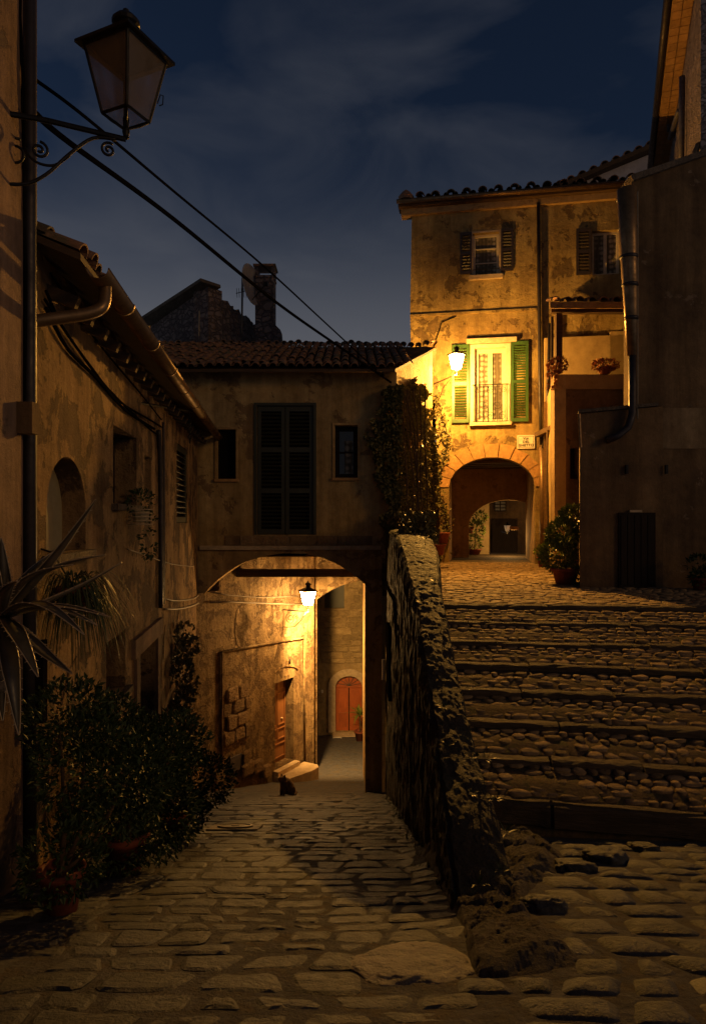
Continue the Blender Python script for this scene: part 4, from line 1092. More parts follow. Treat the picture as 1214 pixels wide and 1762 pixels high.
# ------------------------------------------------------------------ corner house with the street sign
ch = thing('corner_house', (4, 19, -1.2), 'tall ochre house with arched passage, green shutters and balcony window', 'house')
pV = Plane2((1.64, 19.2), (7.4, 18.18))
def vr(x0, y0, x1, y1): return pV.rect(x0, y0, x1, y1)
a0, zb0 = pV.px(772, 972); a1, _ = pV.px(920, 972); am = (a0 + a1) / 2
zsp = pV.px(845, 838)[1]; zcr = pV.px(845, 787)[1]
va_ = arch(a0, a1, -1.6, zsp, zcr, 18)
w1 = vr(813, 400, 858, 474); w2 = vr(1018, 396, 1066, 472); wb = vr(811, 592, 875, 727)
mb = MB(); ztop = 8.95
pV.wall(mb, [(.04, 3.5), (.0, 6), (.05, ztop), (pV.len, ztop), (pV.len, -1.6), (.9, -1.6), (.7, 3.5)][::-1], [va_, rc(w1), rc(w2), rc(wb)], .38); mb.build('wall', M['plaster_corner'], ch)
MB().box(pV.p(3.2, 6.0, -2.9), 5.9, 4.6, 6.1, pV.ax()).build('inner_mass', M['void'], ch)  # house body behind the facade, a closed box added against sky light
MB().box(pV.p(-.2, 1, -2), .5, 3.8, 6, pV.ax()).build('side_wall', M['plaster_corner'], ch)
# voussoirs
nv = 11; aR = (a1 - a0) / 2
for k in range(nv):
    t0, t1 = math.pi * (k + .04) / nv, math.pi * (k + .96) / nv
    ro = .36 + R.uniform(-.06, .06); pts = []
    for (t_, f) in ((t0, 0), (t1, 0), (t1, 1), (t0, 1)):
        pts.append((am + (aR + .005 + f * ro) * math.cos(t_), zsp + ((zcr - zsp) + .005 + f * ro) * math.sin(t_)))
    pV.wall(MB(), pts, [], .2, .02 + R.uniform(0, .012)).build('voussoir', M['voussoir'], ch)
# cornice and eave tiles
pV.block(MB(), -.25, 8.72, pV.len, 8.9, -.2, .12).build('cornice', M['passage'], ch)
pV.block(MB(), -.32, 8.905, pV.len + .1, 9.05, -.2, .26).build('eave_board', M['oldwood'], ch)
half_gutter(pV.p(-.35, 9.03, .36), pV.p(pV.len, 9.0, .36), .08, M['pipe'], ch)
vsl = (-pV.n * .93 + Z * .3).normalized()
rm = MB(); A_, B_ = pV.p(-.35, 9.06, .3), pV.p(pV.len + .3, 9.06, .3)
rm.hexa([A_, B_, B_ + vsl * 4, A_ + vsl * 4], [A_ + Z * .05, B_ + Z * .05, B_ + vsl * 4 + Z * .05, A_ + vsl * 4 + Z * .05])
vroof = rm.build('roof', M['oldwood'], ch)
tile_row(vroof, A_ + Z * .09, B_ + Z * .09, vsl, 15, .03)
for o in [o for o in vroof.children]: o.scale = (1.5, 1, 1.5)
tag(tile_field(MB(), A_ + Z * .09 + vsl * .3, B_ + Z * .09 + vsl * .3, vsl, 26, 10, .31, .04).build('upper_tiles', M['tile'], vroof, True, False), kind='stuff')
MB().lathe(pV.p(-.1, 9.1, .2), [(.2, 0), (.22, .1), (.12, .22), (.02, .3)], 10).build('ridge_end', M['tile'], vroof)
pV.block(MB(), 0.0, pV.px(840, 539)[1], pV.px(922, 538)[0], pV.px(840, 535)[1], -.02, .05).build('string_course', M['plaster_corner'], ch)
# windows
c1 = casement(ch, pV, w1, -.2, M['whitepaint'], .07, M['lace'], 1, 2)
c2 = casement(ch, pV, w2, -.2, M['whitepaint'], .07, M['lace'], 2, 0)
c3 = casement(ch, pV, (wb[0] + .08, wb[1], wb[2] - .08, wb[3] - .1), -.24, M['whitepaint'], .11, M['lace'], 2, 0)
for w_, nm in ((wb, 'window_surround'),):
    s_ = MB(); pV.block(s_, w_[0] - .04, w_[1], w_[0] + .08, w_[3], -.25, .02); pV.block(s_, w_[2] - .08, w_[1], w_[2] + .04, w_[3], -.25, .02); pV.block(s_, w_[0] + .08, w_[3] - .1, w_[2] - .08, w_[3], -.25, .018); s_.build(nm, M['whitepaint'], ch)
pV.block(MB(), wb[0] - .15, wb[3] + .02, wb[2] + .2, wb[3] + .14, -.05, .14).build('window_hood', M['trim'], ch)
pV.block(MB(), wb[0] - .06, wb[1] - .09, wb[2] + .06, wb[1] - .004, -.2, .12).build('sill', M['trim'], ch)
pV.block(MB(), w1[0] - .1, w1[1] - .12, w1[2] + .1, w1[1] - .003, -.15, .1).build('sill', M['trim'], ch)
s_ = MB(); 
for w_ in (w1,): pV.block(s_, w_[0] - .06, w_[1], w_[0], w_[3] + .05, -.2, .01); pV.block(s_, w_[2], w_[1], w_[2] + .06, w_[3] + .05, -.2, .01); pV.block(s_, w_[0] + .001, w_[3], w_[2] - .001, w_[3] + .05, -.2, .012)
s_.build('window_surround', M['trim'], ch)
s1 = vr(791, 401, 811, 473); shutter(ch, pV, *s1, .03, M['shut_brown'], 'shutter', 0, .08, 2)
s1 = vr(861, 394, 882, 467); shutter(ch, pV, *s1, .03, M['shut_brown'], 'shutter', 0, .08, 2)
s1 = vr(990, 394, 1016, 474); shutter(ch, pV, *s1, .03, M['shut_brown'], 'shutter', 0, .08, 2)
s1 = vr(777, 594, 807, 728); shutter(ch, pV, *s1, .04, M['shut_green'], 'shutter', 0, .07, 2)
s1 = vr(878, 588, 908, 726); shutter(ch, pV, *s1, .04, M['shut_green'], 'shutter', 0, .07, 2)
# wrought iron balcony rail
rail = MB(); z0, z1 = wb[1] + .02, wb[1] + 1.05; ro = .1
rail.tube([pV.p(wb[0] + .02, z1, ro), pV.p(wb[2] - .02, z1, ro)], .014, 6); rail.tube([pV.p(wb[0] + .02, z0, ro), pV.p(wb[2] - .02, z0, ro)], .012, 6)
br = rail.build('balcony_rail', M['iron'], ch)
for k in range(8):
    u = wb[0] + .06 + (wb[2] - wb[0] - .12) * k / 7; MB().tube([pV.p(u, z0, ro), pV.p(u, z1, ro)], .009, 5).build('baluster', M['iron'], br)
for (fx, fz_, r_, st, rv) in ((.2, .14, .12, 0, 1), (.5, .14, .12, 2, -1), (.82, .14, .12, 1, 1), (.35, .45, .13, 3, 1), (.68, .45, .13, 0, -1), (.5, .85, .1, 2, 1), (.15, .85, .08, 1, 1), (.85, .85, .08, 2, -1)):
    MB().tube(spiral(pV.p(wb[0] + (wb[2] - wb[0]) * fx, z0 + fz_ * 1.02, ro), pV.u, Z, r_, 1.5, st, 20, rv), .007, 5).build('scroll', M['iron'], br, True)
MB().tube([pV.p(w1[0], w1[1] + .17, .02), pV.p(w1[2], w1[1] + .17, .02)], .012, 6).build('window_bar', M['iron'], ch)
# downpipes
def vtube(pts, r, mat, off, name='downpipe'): return MB().tube([pV.p(*pV.px(x, y), off) for x, y in pts], r, 10).build(name, mat, ch, True)
vtube([(925, 352), (926, 500), (928, 690), (930, 766)], .05, M['pipe_dark'], .1)
vtube([(931, 770), (932, 850), (933, 966)], .085, M['pipe'], .12)
vtube([(943, 560), (941, 640), (937, 745), (932, 772)], .04, M['pipe_dark'], .2)
vtube([(784, 545), (760, 555), (745, 600), (742, 640)], .012, M['cable'], .03, 'cable')
# street sign
sg = vr(889, 749, 919, 772)
t = thing('street_sign', pV.p(sg[0], sg[1]), 'small cream enamel street sign on the ochre wall beside the balcony window', 'sign')
mb = MB(); pV.block(mb, sg[0], sg[1], sg[2], sg[3], .012, .035); mb.build('plate', M['sign'], t)
mb = MB(); q0 = .03
for a in ((sg[0] + q0, sg[1] + q0, sg[2] - q0, sg[1] + q0 + .01), (sg[0] + q0, sg[3] - q0 - .01, sg[2] - q0, sg[3] - q0), (sg[0] + q0, sg[1] + q0 + .01, sg[0] + q0 + .01, sg[3] - q0 - .01), (sg[2] - q0 - .01, sg[1] + q0 + .01, sg[2] - q0, sg[3] - q0 - .01)): pV.block(mb, *a, .03, .038)
mb.build('border', M['signink'], t)
for k, tx in enumerate(('VIA', 'DEL', 'GHETTO')):
    cu = bpy.data.curves.new('lettering', 'FONT'); cu.body = tx; cu.size = .094; cu.align_x = 'CENTER'; cu.align_y = 'CENTER'; cu.extrude = .002; cu.offset = .003; cu.space_character = 1.12
    tmp = bpy.data.objects.new('tmp', cu); C.objects.link(tmp); bpy.context.view_layer.update()
    me = bpy.data.meshes.new_from_object(tmp); me.name = 'lettering'; bpy.data.objects.remove(tmp); me.materials.clear(); me.materials.append(M['signink'])
    hh = sg[3] - sg[1]
    inst('lettering', me, pV.p((sg[0] + sg[2]) / 2, sg[3] - hh * (.26 + .25 * k), .038), Matrix((pV.u, Z, pV.n)).transposed().to_euler(), (1, 1, 1), t)
# the passage behind the arch
pk = Plane2(pV.p(0, 0, -3.3)[:2], pV.p(5, 0, -3.3)[:2])
def pxk(x, y): return pk.px(x, y)
i0, i1 = pxk(806, 960)[0], pxk(938, 960)[0]; ic = pxk(860, 860)[1]; isp = pxk(860, 905)[1]
mb = MB(); pk.wall(mb, [(-.6, -1.6), (5, -1.6), (5, 2.6), (-.6, 2.6)], [arch(i0, i1 + .12, -1.5, isp, ic)], .45); mb.build('inner_arch_wall', M['passage'], ch)
for u, s_ in ((a0 - .12, 1), (a1 + .12, -1)):
    MB().box(pV.p(u, .5, -1.9), .22, 3.0, 4.2, pV.ax()).build('passage_wall', M['passage'], ch)
MB().box(pV.p(am, 2.0, -1.9), 3.2, 3.1, .15, pV.ax()).build('passage_ceiling', M['oldwood'], ch)
for k, o_ in enumerate((-.75, -1.4, -2.1, -2.8)):
    MB().box(pV.p(am, 1.78, o_), 2.9, .18, .24, pV.ax()).build('beam', M['oldwood'], ch)
pz = Plane2(pV.p(0, 0, -5.6)[:2], pV.p(5, 0, -5.6)[:2])
e0_, e1_ = pz.px(800, 900)[0], pz.px(841, 900)[0]
mb = MB(); pz.wall(mb, [(e0_ - 1.2, -1.6), (e1_, -1.6), (e1_, 2.6), (e0_ - 1.2, 2.6)], [], .4); mb.build('court_wall', M['plaster_inner'], ch)
e2_ = pz.px(905, 900)[0]
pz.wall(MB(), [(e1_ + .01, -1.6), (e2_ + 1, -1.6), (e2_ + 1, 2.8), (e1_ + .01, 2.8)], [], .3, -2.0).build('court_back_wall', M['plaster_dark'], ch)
MB().box(pV.p(am, 2.45, -5.5), 5, 4, .1, pV.ax()).build('court_ceiling', M['oldwood'], ch)
wd = Plane2(pV.p(0, 0, -7.3)[:2], pV.p(5, 0, -7.3)[:2])
r_ = wd.rect(850, 862, 870, 880); casement(ch, wd, r_, 0, M['doordark'], .03, M['dish'], 2, 2)
r_ = wd.rect(846, 895, 888, 972); wd.block(MB(), r_[0], r_[1], r_[2], r_[3], -.05, .05).build('court_door', M['doordark'], ch)
lp = pV.p(*pV.px(872, 914)); lp = P(872, 914, 22.9)
t = thing('small_lantern', lp, 'tiny dim lantern glimpsed through the arch under the street sign', 'lantern')
lantern(t, lp, .16, .2, .3, M['lampglass_small'])
MB().tube([lp - Z * .08, lp + V((.1, .9, -.05)), lp + V((.14, 1.5, -.05))], .012, 6).build('arm', M['iron'], t)
l = bpy.data.lights.new('lamp_light', 'POINT'); l.energy = 70; l.color = (1, .55, .17); l.shadow_soft_size = .05
o = bpy.data.objects.new('lamp_light', l); o.location = lp + V((-.02, -.02, -.2)); link(o, t)
c = P(884, 912, 22.6); tag(MB().lathe(c, [(.001, 0), (.16, .01), (.16, .12), (.001, .13)], 14).build('round_plaque', M['voussoir'], None), 'small round plaque high beside the tiny lantern in the arch', 'plaque')

# lit lamp on the corner house
la = P(748, 660, 18.75); le = P(785, 660, 17.55)
la = V((la.x, la.y, la.z)); le.z = la.z
dv = (le - la).normalized()
lit_lamp('wall_lantern', la, 'bright lit street lantern on an iron arm beside the balcony window', le + Z * .13, .29, .38, .5,
         [la - dv * .2, le], [la - Z * .55 + dv * .05, la - Z * .45 + dv * .3, la - Z * .2 + dv * .5, le - dv * .12], [spiral(la + dv * .12 - Z * .12, dv, Z, .08, 1.4, 0)],
         1250, (1.0, .46, .075), M['lampglass_on'], (3000, (2.6, 7.5, -2.0), math.radians(105)))

# ------------------------------------------------------------------ loggia house, right of the sign
lg = thing('loggia_house', (5.6, 16, -1.2), 'brown plastered house with a tiled open loggia and flower pots on its parapet', 'house')
f0 = P(953, 895, 15.5); f1 = V((7.0, 15.5, 0)); bk0 = P(939, 895, 18.5)
pO = Plane2((f0.x, 15.5), (7.0, 15.5))
r_o = pO.rect(980, 824, 993, 770)
r_o = (r_o[0], min(r_o[1], r_o[3]), r_o[2], max(r_o[1], r_o[3]))
mb = MB(); pO.wall(mb, [(0, -1.5), (pO.len, -1.5), (pO.len, 3.38), (0, 3.38)], [rc(r_o)], .3); mb.build('front_wall', M['plaster_loggia'], lg)
recess(lg, pO, r_o, .25, M['doordark'], 'window')
pO.block(MB(), -.03, 3.03, pO.len, 3.36, 0.003, .05).build('parapet_band', M['plaster_inner'], lg)
pS = Plane2((bk0.x, 18.45), (f0.x + .002, 15.49))
if pS.n.x > 0: pS.n = -pS.n
mb = MB(); pS.wall(mb, [(0, -1.5), (pS.len, -1.5), (pS.len, 3.37), (0, 3.37)], [], .25); mb.build('side_wall', M['plaster_inner'], lg)
pS.block(MB(), .3, -1.3, .42, 3.2, .02, .1).build('downpipe', M['pipe'], lg)
MB().tube([pS.p(1.4, 2.3, .06), pS.p(1.5, 1.2, .08), pS.p(1.9, .6, .09), pS.p(1.8, -.2, .07), pS.p(1.8, -1.2, .07)], .03, 7).build('cable', M['oldwood'], lg, True)
MB().box((6.2, 17.0, 2.35), 2.4, 2.9, .12).build('floor', M['oldwood'], lg)
pK = Plane2((5.25, 18.35), (7.4, 18.0))
r_k = pK.rect(1049, 720, 1075, 570)
r_k = (r_k[0], 2.3, r_k[2], max(r_k[1], r_k[3]))
mb = MB(); pK.wall(mb, [(0, 2.2), (2.4, 2.2), (2.4, 5), (0, 5)], [rc(r_k)], .2); mb.build('back_wall', M['plaster_inner'], lg)
recess(lg, pK, r_k, .18, M['doordark'], 'door')
pK.block(MB(), r_k[0], r_k[3] - .47, r_k[2], r_k[3] - .38, -.18, -.1).build('door_transom', M['trim'], lg)
MB().box(P(960, 590, 15.62), .14, .14, 1.35).build('post', M['oldwood'], lg)
MB().tube([P(949, 545, 15.45), P(949, 600, 15.45), P(948, 650, 15.45)], .035, 8).build('post', M['oldwood'], lg)
lr = V((0, .95, .28)).normalized(); A_, B_ = V((4.45, 15.15, 4.86)), V((7.2, 15.15, 4.86))
SX = V((.98, 0, 0)); rm = MB(); rm.hexa([A_, B_, B_ + lr * 3.2, A_ + lr * 3.2 + SX], [A_ + Z * .06, B_ + Z * .06, B_ + lr * 3.2 + Z * .06, A_ + lr * 3.2 + Z * .06 + SX]); lroof = rm.build('roof', M['oldwood'], lg)
for k in range(5):
    q0 = .15 + k * .55; p = (A_ + B_) / 2 + lr * q0 - Z * .09 + SX * (q0 / 6.4); MB().box(p, 2.7 - q0 * .306, .1, .13).build('beam', M['oldwood'], lg)
tile_row(lroof, A_ + Z * .1, B_ + Z * .1, lr, 10, .03)
for o in lroof.children: o.scale = (1.4, 1, 1.4)
MB().box((A_ + B_) / 2 - Z * .0 + V((0, -.03, .0)), 2.76, .05, .14).build('eave_board', M['passage'], lg)

# ------------------------------------------------------------------ dark house and annex at the right
dk = thing('dark_house', (6, 12.2, -1.2), 'big unlit house at the right with a low annex, dark door and thick gutter', 'house')
q1 = [V((4.1, 12.1, 0)), V((5.2, 15.4, 0)), V((6.6, 15.4, 0)), V((5.6, 12.1, 0))]
pD = Plane2((4.1, 12.1), (5.06, 12.1))
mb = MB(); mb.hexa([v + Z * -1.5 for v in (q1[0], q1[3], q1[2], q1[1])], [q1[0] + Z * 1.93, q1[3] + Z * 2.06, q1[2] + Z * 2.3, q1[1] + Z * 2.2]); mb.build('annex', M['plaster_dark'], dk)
mb = MB(); cA = [V((4.06, 12.05, 1.935)), V((5.5, 12.05, 2.065)), V((6.5, 15.4, 2.31)), V((5.16, 15.4, 2.21))]; mb.hexa(cA, [v + Z * .06 for v in cA]); mb.build('annex_coping', M['step'], dk)
MB().tube([P(995, 712, 12.0), P(997, 760, 12.0), P(998, 770, 12.0)], .03, 7).build('annex_spout', M['pipe'], dk)
pW = Plane2((5.06, 12.16), (9.5, 12.16))
pd_ = (0.0, 0.0)
def dz(x, y): return (HY - y) / F * 12.16
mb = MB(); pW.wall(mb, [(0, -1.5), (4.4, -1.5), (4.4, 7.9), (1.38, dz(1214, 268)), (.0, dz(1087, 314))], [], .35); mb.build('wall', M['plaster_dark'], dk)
mb = MB(); pW2 = Plane2((5.062, 12.2), (6.7, 16.0)); 
mb = MB(); mb.hexa([V((5.07, 12.2, -1.5)), V((9, 12.2, -1.5)), V((9, 13.2, -1.5)), V((6.3, 15.1, -1.5))], [V((5.07, 12.2, 6.1)), V((9, 12.2, 7.5)), V((9, 13.2, 7.5)), V((6.3, 15.1, 6.3))]); mb.build('inner_mass', M['plaster_dark'], dk)
pW.block(MB(), (1100 - CX) / F * 12.16 - 5.06, dz(0, 772), 2.2, dz(0, 702), .001, .016).build('plaster_band', M['plaster_loggia'], dk)
mb = MB(); k0 = [(0, dz(1087, 314)), (1.38, dz(1214, 268)), (4.4, 7.9), (4.4, 8.02), (1.38, dz(1214, 268) + .1), (-.05, dz(1087, 314) + .1)]
pW.wall(mb, k0, [], .5, .08); mb.build('wall_coping', M['step'], dk)
dd_ = ((1062 - CX) / F * 12.1 - 4.1, -1.21, (1125 - CX) / F * 12.1 - 4.1, (HY - 882) / F * 12.1)
door = MB(); pD.block(door, dd_[0], dd_[1], dd_[2], dd_[3], .0, .045); door = door.build('door', M['doordark'], dk)
for k in range(5):
    a = dd_[0] + .03 + (dd_[2] - dd_[0] - .06) * k / 5; pD.block(MB(), a + .008, dd_[1] + .05, a + (dd_[2] - dd_[0] - .06) / 5 - .008, dd_[3] - .05, .045, .06).build('plank', M['doordark'], door)
pD.block(MB(), dd_[0] + .2, dd_[3] + .005, dd_[0] + .42, dd_[3] + .045, .0, .05).build('door_plate', M['trim'], dk)
pts = [P(1077, 325, 11.9), P(1080, 400, 12.1), P(1084, 500, 12.4), P(1088, 590, 12.7)]
MB().tube([P(1077, 325, 11.85), P(1080, 420, 11.9), P(1084, 520, 11.95), P(1086, 612, 12.0)], [.165, .15, .12, .085], 16).build('gutter_leader', M['pipe'], dk, True)
for (x, y, r_) in ((1077, 340, .17), (1079, 390, .16), (1081, 440, .152), (1083, 488, .139), (1085, 545, .118)):
    MB().tube([P(x, y, 11.9), P(x, y + 5, 11.9)], r_, 16).build('leader_band', M['pipe_dark'], dk, True)
MB().tube([P(1087, 600, 11.98), P(1087, 680, 11.98), P(1087, 712, 11.98), P(1080, 735, 11.98), P(1062, 750, 11.98), P(1042, 758, 12.0)], .065, 12).build('downpipe', M['pipe_dark'], dk, True)
MB().tube([P(1096, 330, 12.1), P(1096, 720, 12.1)], .012, 6).build('cable', M['cable_pale'], dk)
for x in (1076, 1144):
    p = P(x, 808, 12.1); MB().box(p + V((0, -.03, 0)), .04, .06, .16).build('iron_tie', M['iron'], dk)

# ------------------------------------------------------------------ houses behind, upper right
th = thing('tower_house', (8, 17, 6), 'tall pale stone house with brick soffit and pipes at the top right corner', 'house')
ta, tb = V((6.73, 14.0, 0)), V((9.47, 21.05, 0)); td_ = (tb - ta).normalized(); pT = Plane2(((ta - td_ * 1.2).x + .4, (ta - td_ * 1.2).y), (tb.x + .4, tb.y))
if pT.n.x > 0: pT.n = -pT.n
mb = MB(); pT.wall(mb, [(0, 2), (pT.len, 2), (pT.len, 10.85), (0, 10.85)], [], 2.5); mb.build('wall', M['rubble_pale'], th)
mb = MB(); a = pT.p(0, 10.86, 0); b = pT.p(pT.len, 10.86, 0); o_ = pT.n * .42
mb.hexa([a, b, b + o_, a + o_], [a + Z * .12, b + Z * .12, b + o_ + Z * .12, a + o_ + Z * .12]); mb.build('soffit', M['passage'], th)
for k in range(30):
    for q_ in range(2):
        c = pT.p(.15 + k * .26, 10.85, .11 + .2 * q_); MB().box(c, .245, .185, .035 + .008 * R.random(), pT.ax()).build('soffit_tile', M['voussoir'], th)
half_gutter(a + o_ * 1.2 + Z * .05, b + o_ * 1.2 + Z * .05, .09, M['pipe_dark'], th)
for (x0, y0, x1, y1, r_, off) in ((1181, 130, 1179, 300, .065, .1), (1160, 180, 1138, 300, .05, .12), (1174, 190, 1158, 236, .06, .1), (1161, 175, 1160, 225, .06, .14)):
    MB().tube([pT.p(*pT.px(x0, y0), off), pT.p(*pT.px((x0 + x1) / 2, (y0 + y1) / 2), off), pT.p(*pT.px(x1, y1), off)], r_, 10).build('pipe', M['pipe_grey'], th, True)
MB().tube([P(1214, 246, 13.0), P(1200, 250, 13), P(1195, 262, 13), P(1194, 285, 13)], .06, 10).build('pipe', M['pipe'], th, True)

wh = thing('white_house', (8.5, 23, 5), 'pale house with a steep tiled verge behind the corner house roof', 'house')
pX = Plane2((6.2, 22.5), (11.5, 22.5))
zz = lambda x, y: (HY - y) / F * 22.5
uu = lambda x: (x - CX) / F * 22.5 - 6.2
mb = MB(); pX.wall(mb, [(0, 6), (6, 6), (6, zz(0, 225)), (uu(1125), zz(0, 262)), (0, zz(0, 345))], [], .4); mb.build('wall', M['plaster_white'], wh)
va2, vb2 = pX.p(uu(930), zz(0, 336), .12), pX.p(uu(1180), zz(0, 226), .12); t_ = (vb2 - va2).normalized(); w_ = pX.n.cross(t_); w_ = -w_ if w_.z < 0 else w_
mb = MB(); mb.box((va2 + vb2) / 2 - w_ * .1, (vb2 - va2).length, .6, .14, (t_, pX.n, w_)); wr_ = mb.build('roof_edge', M['oldwood'], wh)
for k in range(13):
    p = va2 + (vb2 - va2) * ((k + .5) / 13); inst('verge_tile', R.choice(TILE)[0], p + w_ * .02 + pX.n * .12, Matrix((t_, -pX.n, w_)).transposed().to_euler(), (1.7, 1, 1.6), wr_)

# ------------------------------------------------------------------ ruin, chimney and dish behind the bridge house
rh_ = thing('ruined_house', (-4, 20, 4), 'ruined stone gable rising behind the bridge house roof', 'house')
g0_, g1_, g2_ = P(252, 560, 21), P(358, 493, 19), P(488, 575, 23)
pU = Plane2((g0_.x, 21), (g1_.x, 19))
mb = MB(); pU.wall(mb, [(-.6, 3), (pU.len, 3), (pU.len, g1_.z), (-.6, g0_.z - .25)], [], .5); mb.build('gable_wall', M['rubble'], rh_)
pU2 = Plane2((g1_.x, 19), (g2_.x, 23)); n = 22
top = []
for k in range(n + 1):
    t_ = k / n; zz_ = g1_.z + (6.15 - g1_.z) * (1.25 * t_ - .25 * t_ * t_) + R.uniform(-.09, .09); top.append((pU2.len * t_, zz_ - .1 * (k % 3 == 0)))
mb = MB(); pU2.wall(mb, [(pU2.len, 3), (0.003, 3)] + [(max(.003, a), b) for a, b in top], [], .5); mb.build('side_wall', M['rubble'], rh_)
e = (V((g1_.x, 19, g1_.z)) - V((g0_.x, 21, g0_.z))).normalized()
mb = MB(); mb.box((g0_ + g1_) / 2 + Z * .05, (g1_ - g0_).length * 1.08, .7, .09, (e, pU.n, e.cross(pU.n) if e.cross(pU.n).z > 0 else -e.cross(pU.n))); mb.build('coping', M['step'], rh_)
for k in range(9):
    t_ = (k + .5) / 9; i = int(t_ * n); p = pU2.p(top[i][0], top[i][1] + .02, -.2)
    inst('roof_tile', R.choice(TILE)[0], p, (R.uniform(-.3, .3), R.uniform(-.3, .3), R.uniform(0, 3)), (1.4, 1.1, 1.4), rh_)
MB().tube([P(343, 535, 18.9), P(342, 578, 18.95)], .02, 6).build('iron_bar', M['cable_pale'], rh_)
cy = thing('chimney', P(457, 610, 20.5), 'square brick chimney stack behind the bridge house roof', 'chimney')
c0 = P(457, 612, 20.5); hx = .285
MB().box(c0 + Z * 1.15, .56, .6, 2.3).build('stack', M['rubble'], cy)
mb = MB(); mb.hexa([c0 + V((a, b, 2.3)) for a, b in ((-.3, -.33), (.3, -.33), (.3, .33), (-.3, .33))], [c0 + V((a, b, 2.36)) for a, b in ((-.3, -.33), (.3, -.33), (.3, .33), (-.3, .33))]); mb.build('collar', M['rubble'], cy)
for a in (-.25, .25):
    MB().box(c0 + V((a, 0, 2.5)), .09, .5, .28).build('cap_support', M['rubble'], cy)
mb = MB(); mb.box(c0 + V((0, 0, 2.67)), .68, .66, .06); mb.build('cap_slab', M['tile'], cy)
mb = MB(); mb.hexa([c0 + V((a, b, -.3)) for a, b in ((.29, -.3), (.56, -.3), (.56, .3), (.29, .3))], [c0 + V((.29, -.3, .9)), c0 + V((.48, -.25, .72)), c0 + V((.48, .25, .72)), c0 + V((.29, .3, .9))]); mb.build('shoulder', M['rubble'], cy)
sd = thing('satellite_dish', P(418, 560, 20), 'grey satellite dish on a mast beside the chimney', 'dish')
dc = P(428, 491, 20); dn = V((.93, -.34, .1)).normalized(); du = dn.cross(Z).normalized(); dv_ = du.cross(dn)
mb = MB(); vs = []
for i in range(6):
    for k in range(24):
        r_ = .58 * i / 5; w = 2 * math.pi * k / 24; vs.append(dc + (du * math.cos(w) + dv_ * math.sin(w) * 1.05) * r_ + dn * (r_ * r_ * .35))
mb.add(vs, [(i * 24 + k, i * 24 + (k + 1) % 24, (i + 1) * 24 + (k + 1) % 24, (i + 1) * 24 + k) for i in range(5) for k in range(24)])
o = mb.build('reflector', M['dish'], sd, True, False); md = o.modifiers.new('thick', 'SOLIDIFY'); md.thickness = .02
MB().tube([P(417, 478, 20), P(416, 575, 20)], .03, 8).build('mast', M['iron_grey'], sd)
MB().tube([dc - dv_ * .5, dc + dn * .55 - dv_ * .1], .015, 6).build('feed_arm', M['iron'], sd)
MB().box(dc + dn * .56 - dv_ * .08, .12, .1, .1).build('feed_horn', M['iron'], sd)
mb = MB(); mb.tube([P(406, 505, 20), P(425, 500, 20)], .012, 5); 
for k in range(5): mb.tube([P(407 + 4 * k, 496, 20), P(408 + 4 * k, 512, 20)], .008, 5)
mb.build('aerial', M['iron'], sd)

# ------------------------------------------------------------------ overhead cables
def cable(pts, r, label):
    w = smooth_path(pts, 8)
    o = MB().tube(w, r, 7).build('overhead_cable', M['cable'], None, True); tag(o, label, 'cable', 'cables over the lane')
cable([P(62, 196, 4.5), P(120, 246, 4.9), P(300, 378, 6.6), P(480, 524, 9.6), P(600, 608, 12.3), P(672, 658, 13.9)], .022, 'thick lower overhead cable crossing the sky to the ivy corner')
cable([P(62, 138, 4.5), P(150, 204, 5.0), P(300, 330, 6.6), P(450, 455, 9.0), P(560, 556, 11.2), P(640, 630, 13.4), P(660, 646, 13.9)], .013, 'thin upper overhead cable crossing the sky to the ivy corner')

# ------------------------------------------------------------------ plants
def rdir(): 
    while True:
        v = V((R.uniform(-1, 1), R.uniform(-1, 1), R.uniform(-1, 1)))
        if .1 < v.length < 1: return v.normalized()
def bush_leaves(mb, clumps, n, ln, w, gap=.0):
    tot = sum(c[1][0] * c[1][1] + c[1][2] * c[1][0] for c in clumps)
    for c, rad in clumps:
        k = int(n * (rad[0] * rad[1] + rad[2] * rad[0]) / tot)
        for _ in range(k):
            d = rdir(); f = R.uniform(.55, 1.05) ** .6
            p = V(c) + V((d.x * rad[0], d.y * rad[1], d.z * rad[2])) * f
            if fbm(p, 4) < gap: continue
            mb.leaf(p, d + rdir() * .9 + Z * .2, rdir(), ln * R.uniform(.6, 1.2), w * R.uniform(.7, 1.2))
    return mb
def plant(name, c, label, clumps, n, ln, w, mat, potr=None, poth=.3, gap=-.3):
    t = thing(name, c, label, 'plant')
    c = V(c)
    tag(bush_leaves(MB(), clumps, n, ln, w, gap).build('foliage', mat, t, False, False), kind='stuff')
    for cc, rad in clumps[:5]:
        cc = V(cc); MB().tube([c + Z * (poth * .8 if potr else 0), (c + cc) / 2 + rdir() * .04, cc + rdir() * .05], [.018, .014, .006], 6).build('stem', M['stem'], t, True)
    if potr: pot(t, c, potr, poth)
    return t
def gp(px, py, d=None):
    d = d or .876 / ((py - HY) / F - .345); x = (px - CX) / F * d
    return V((x, d, ground(x, d)))
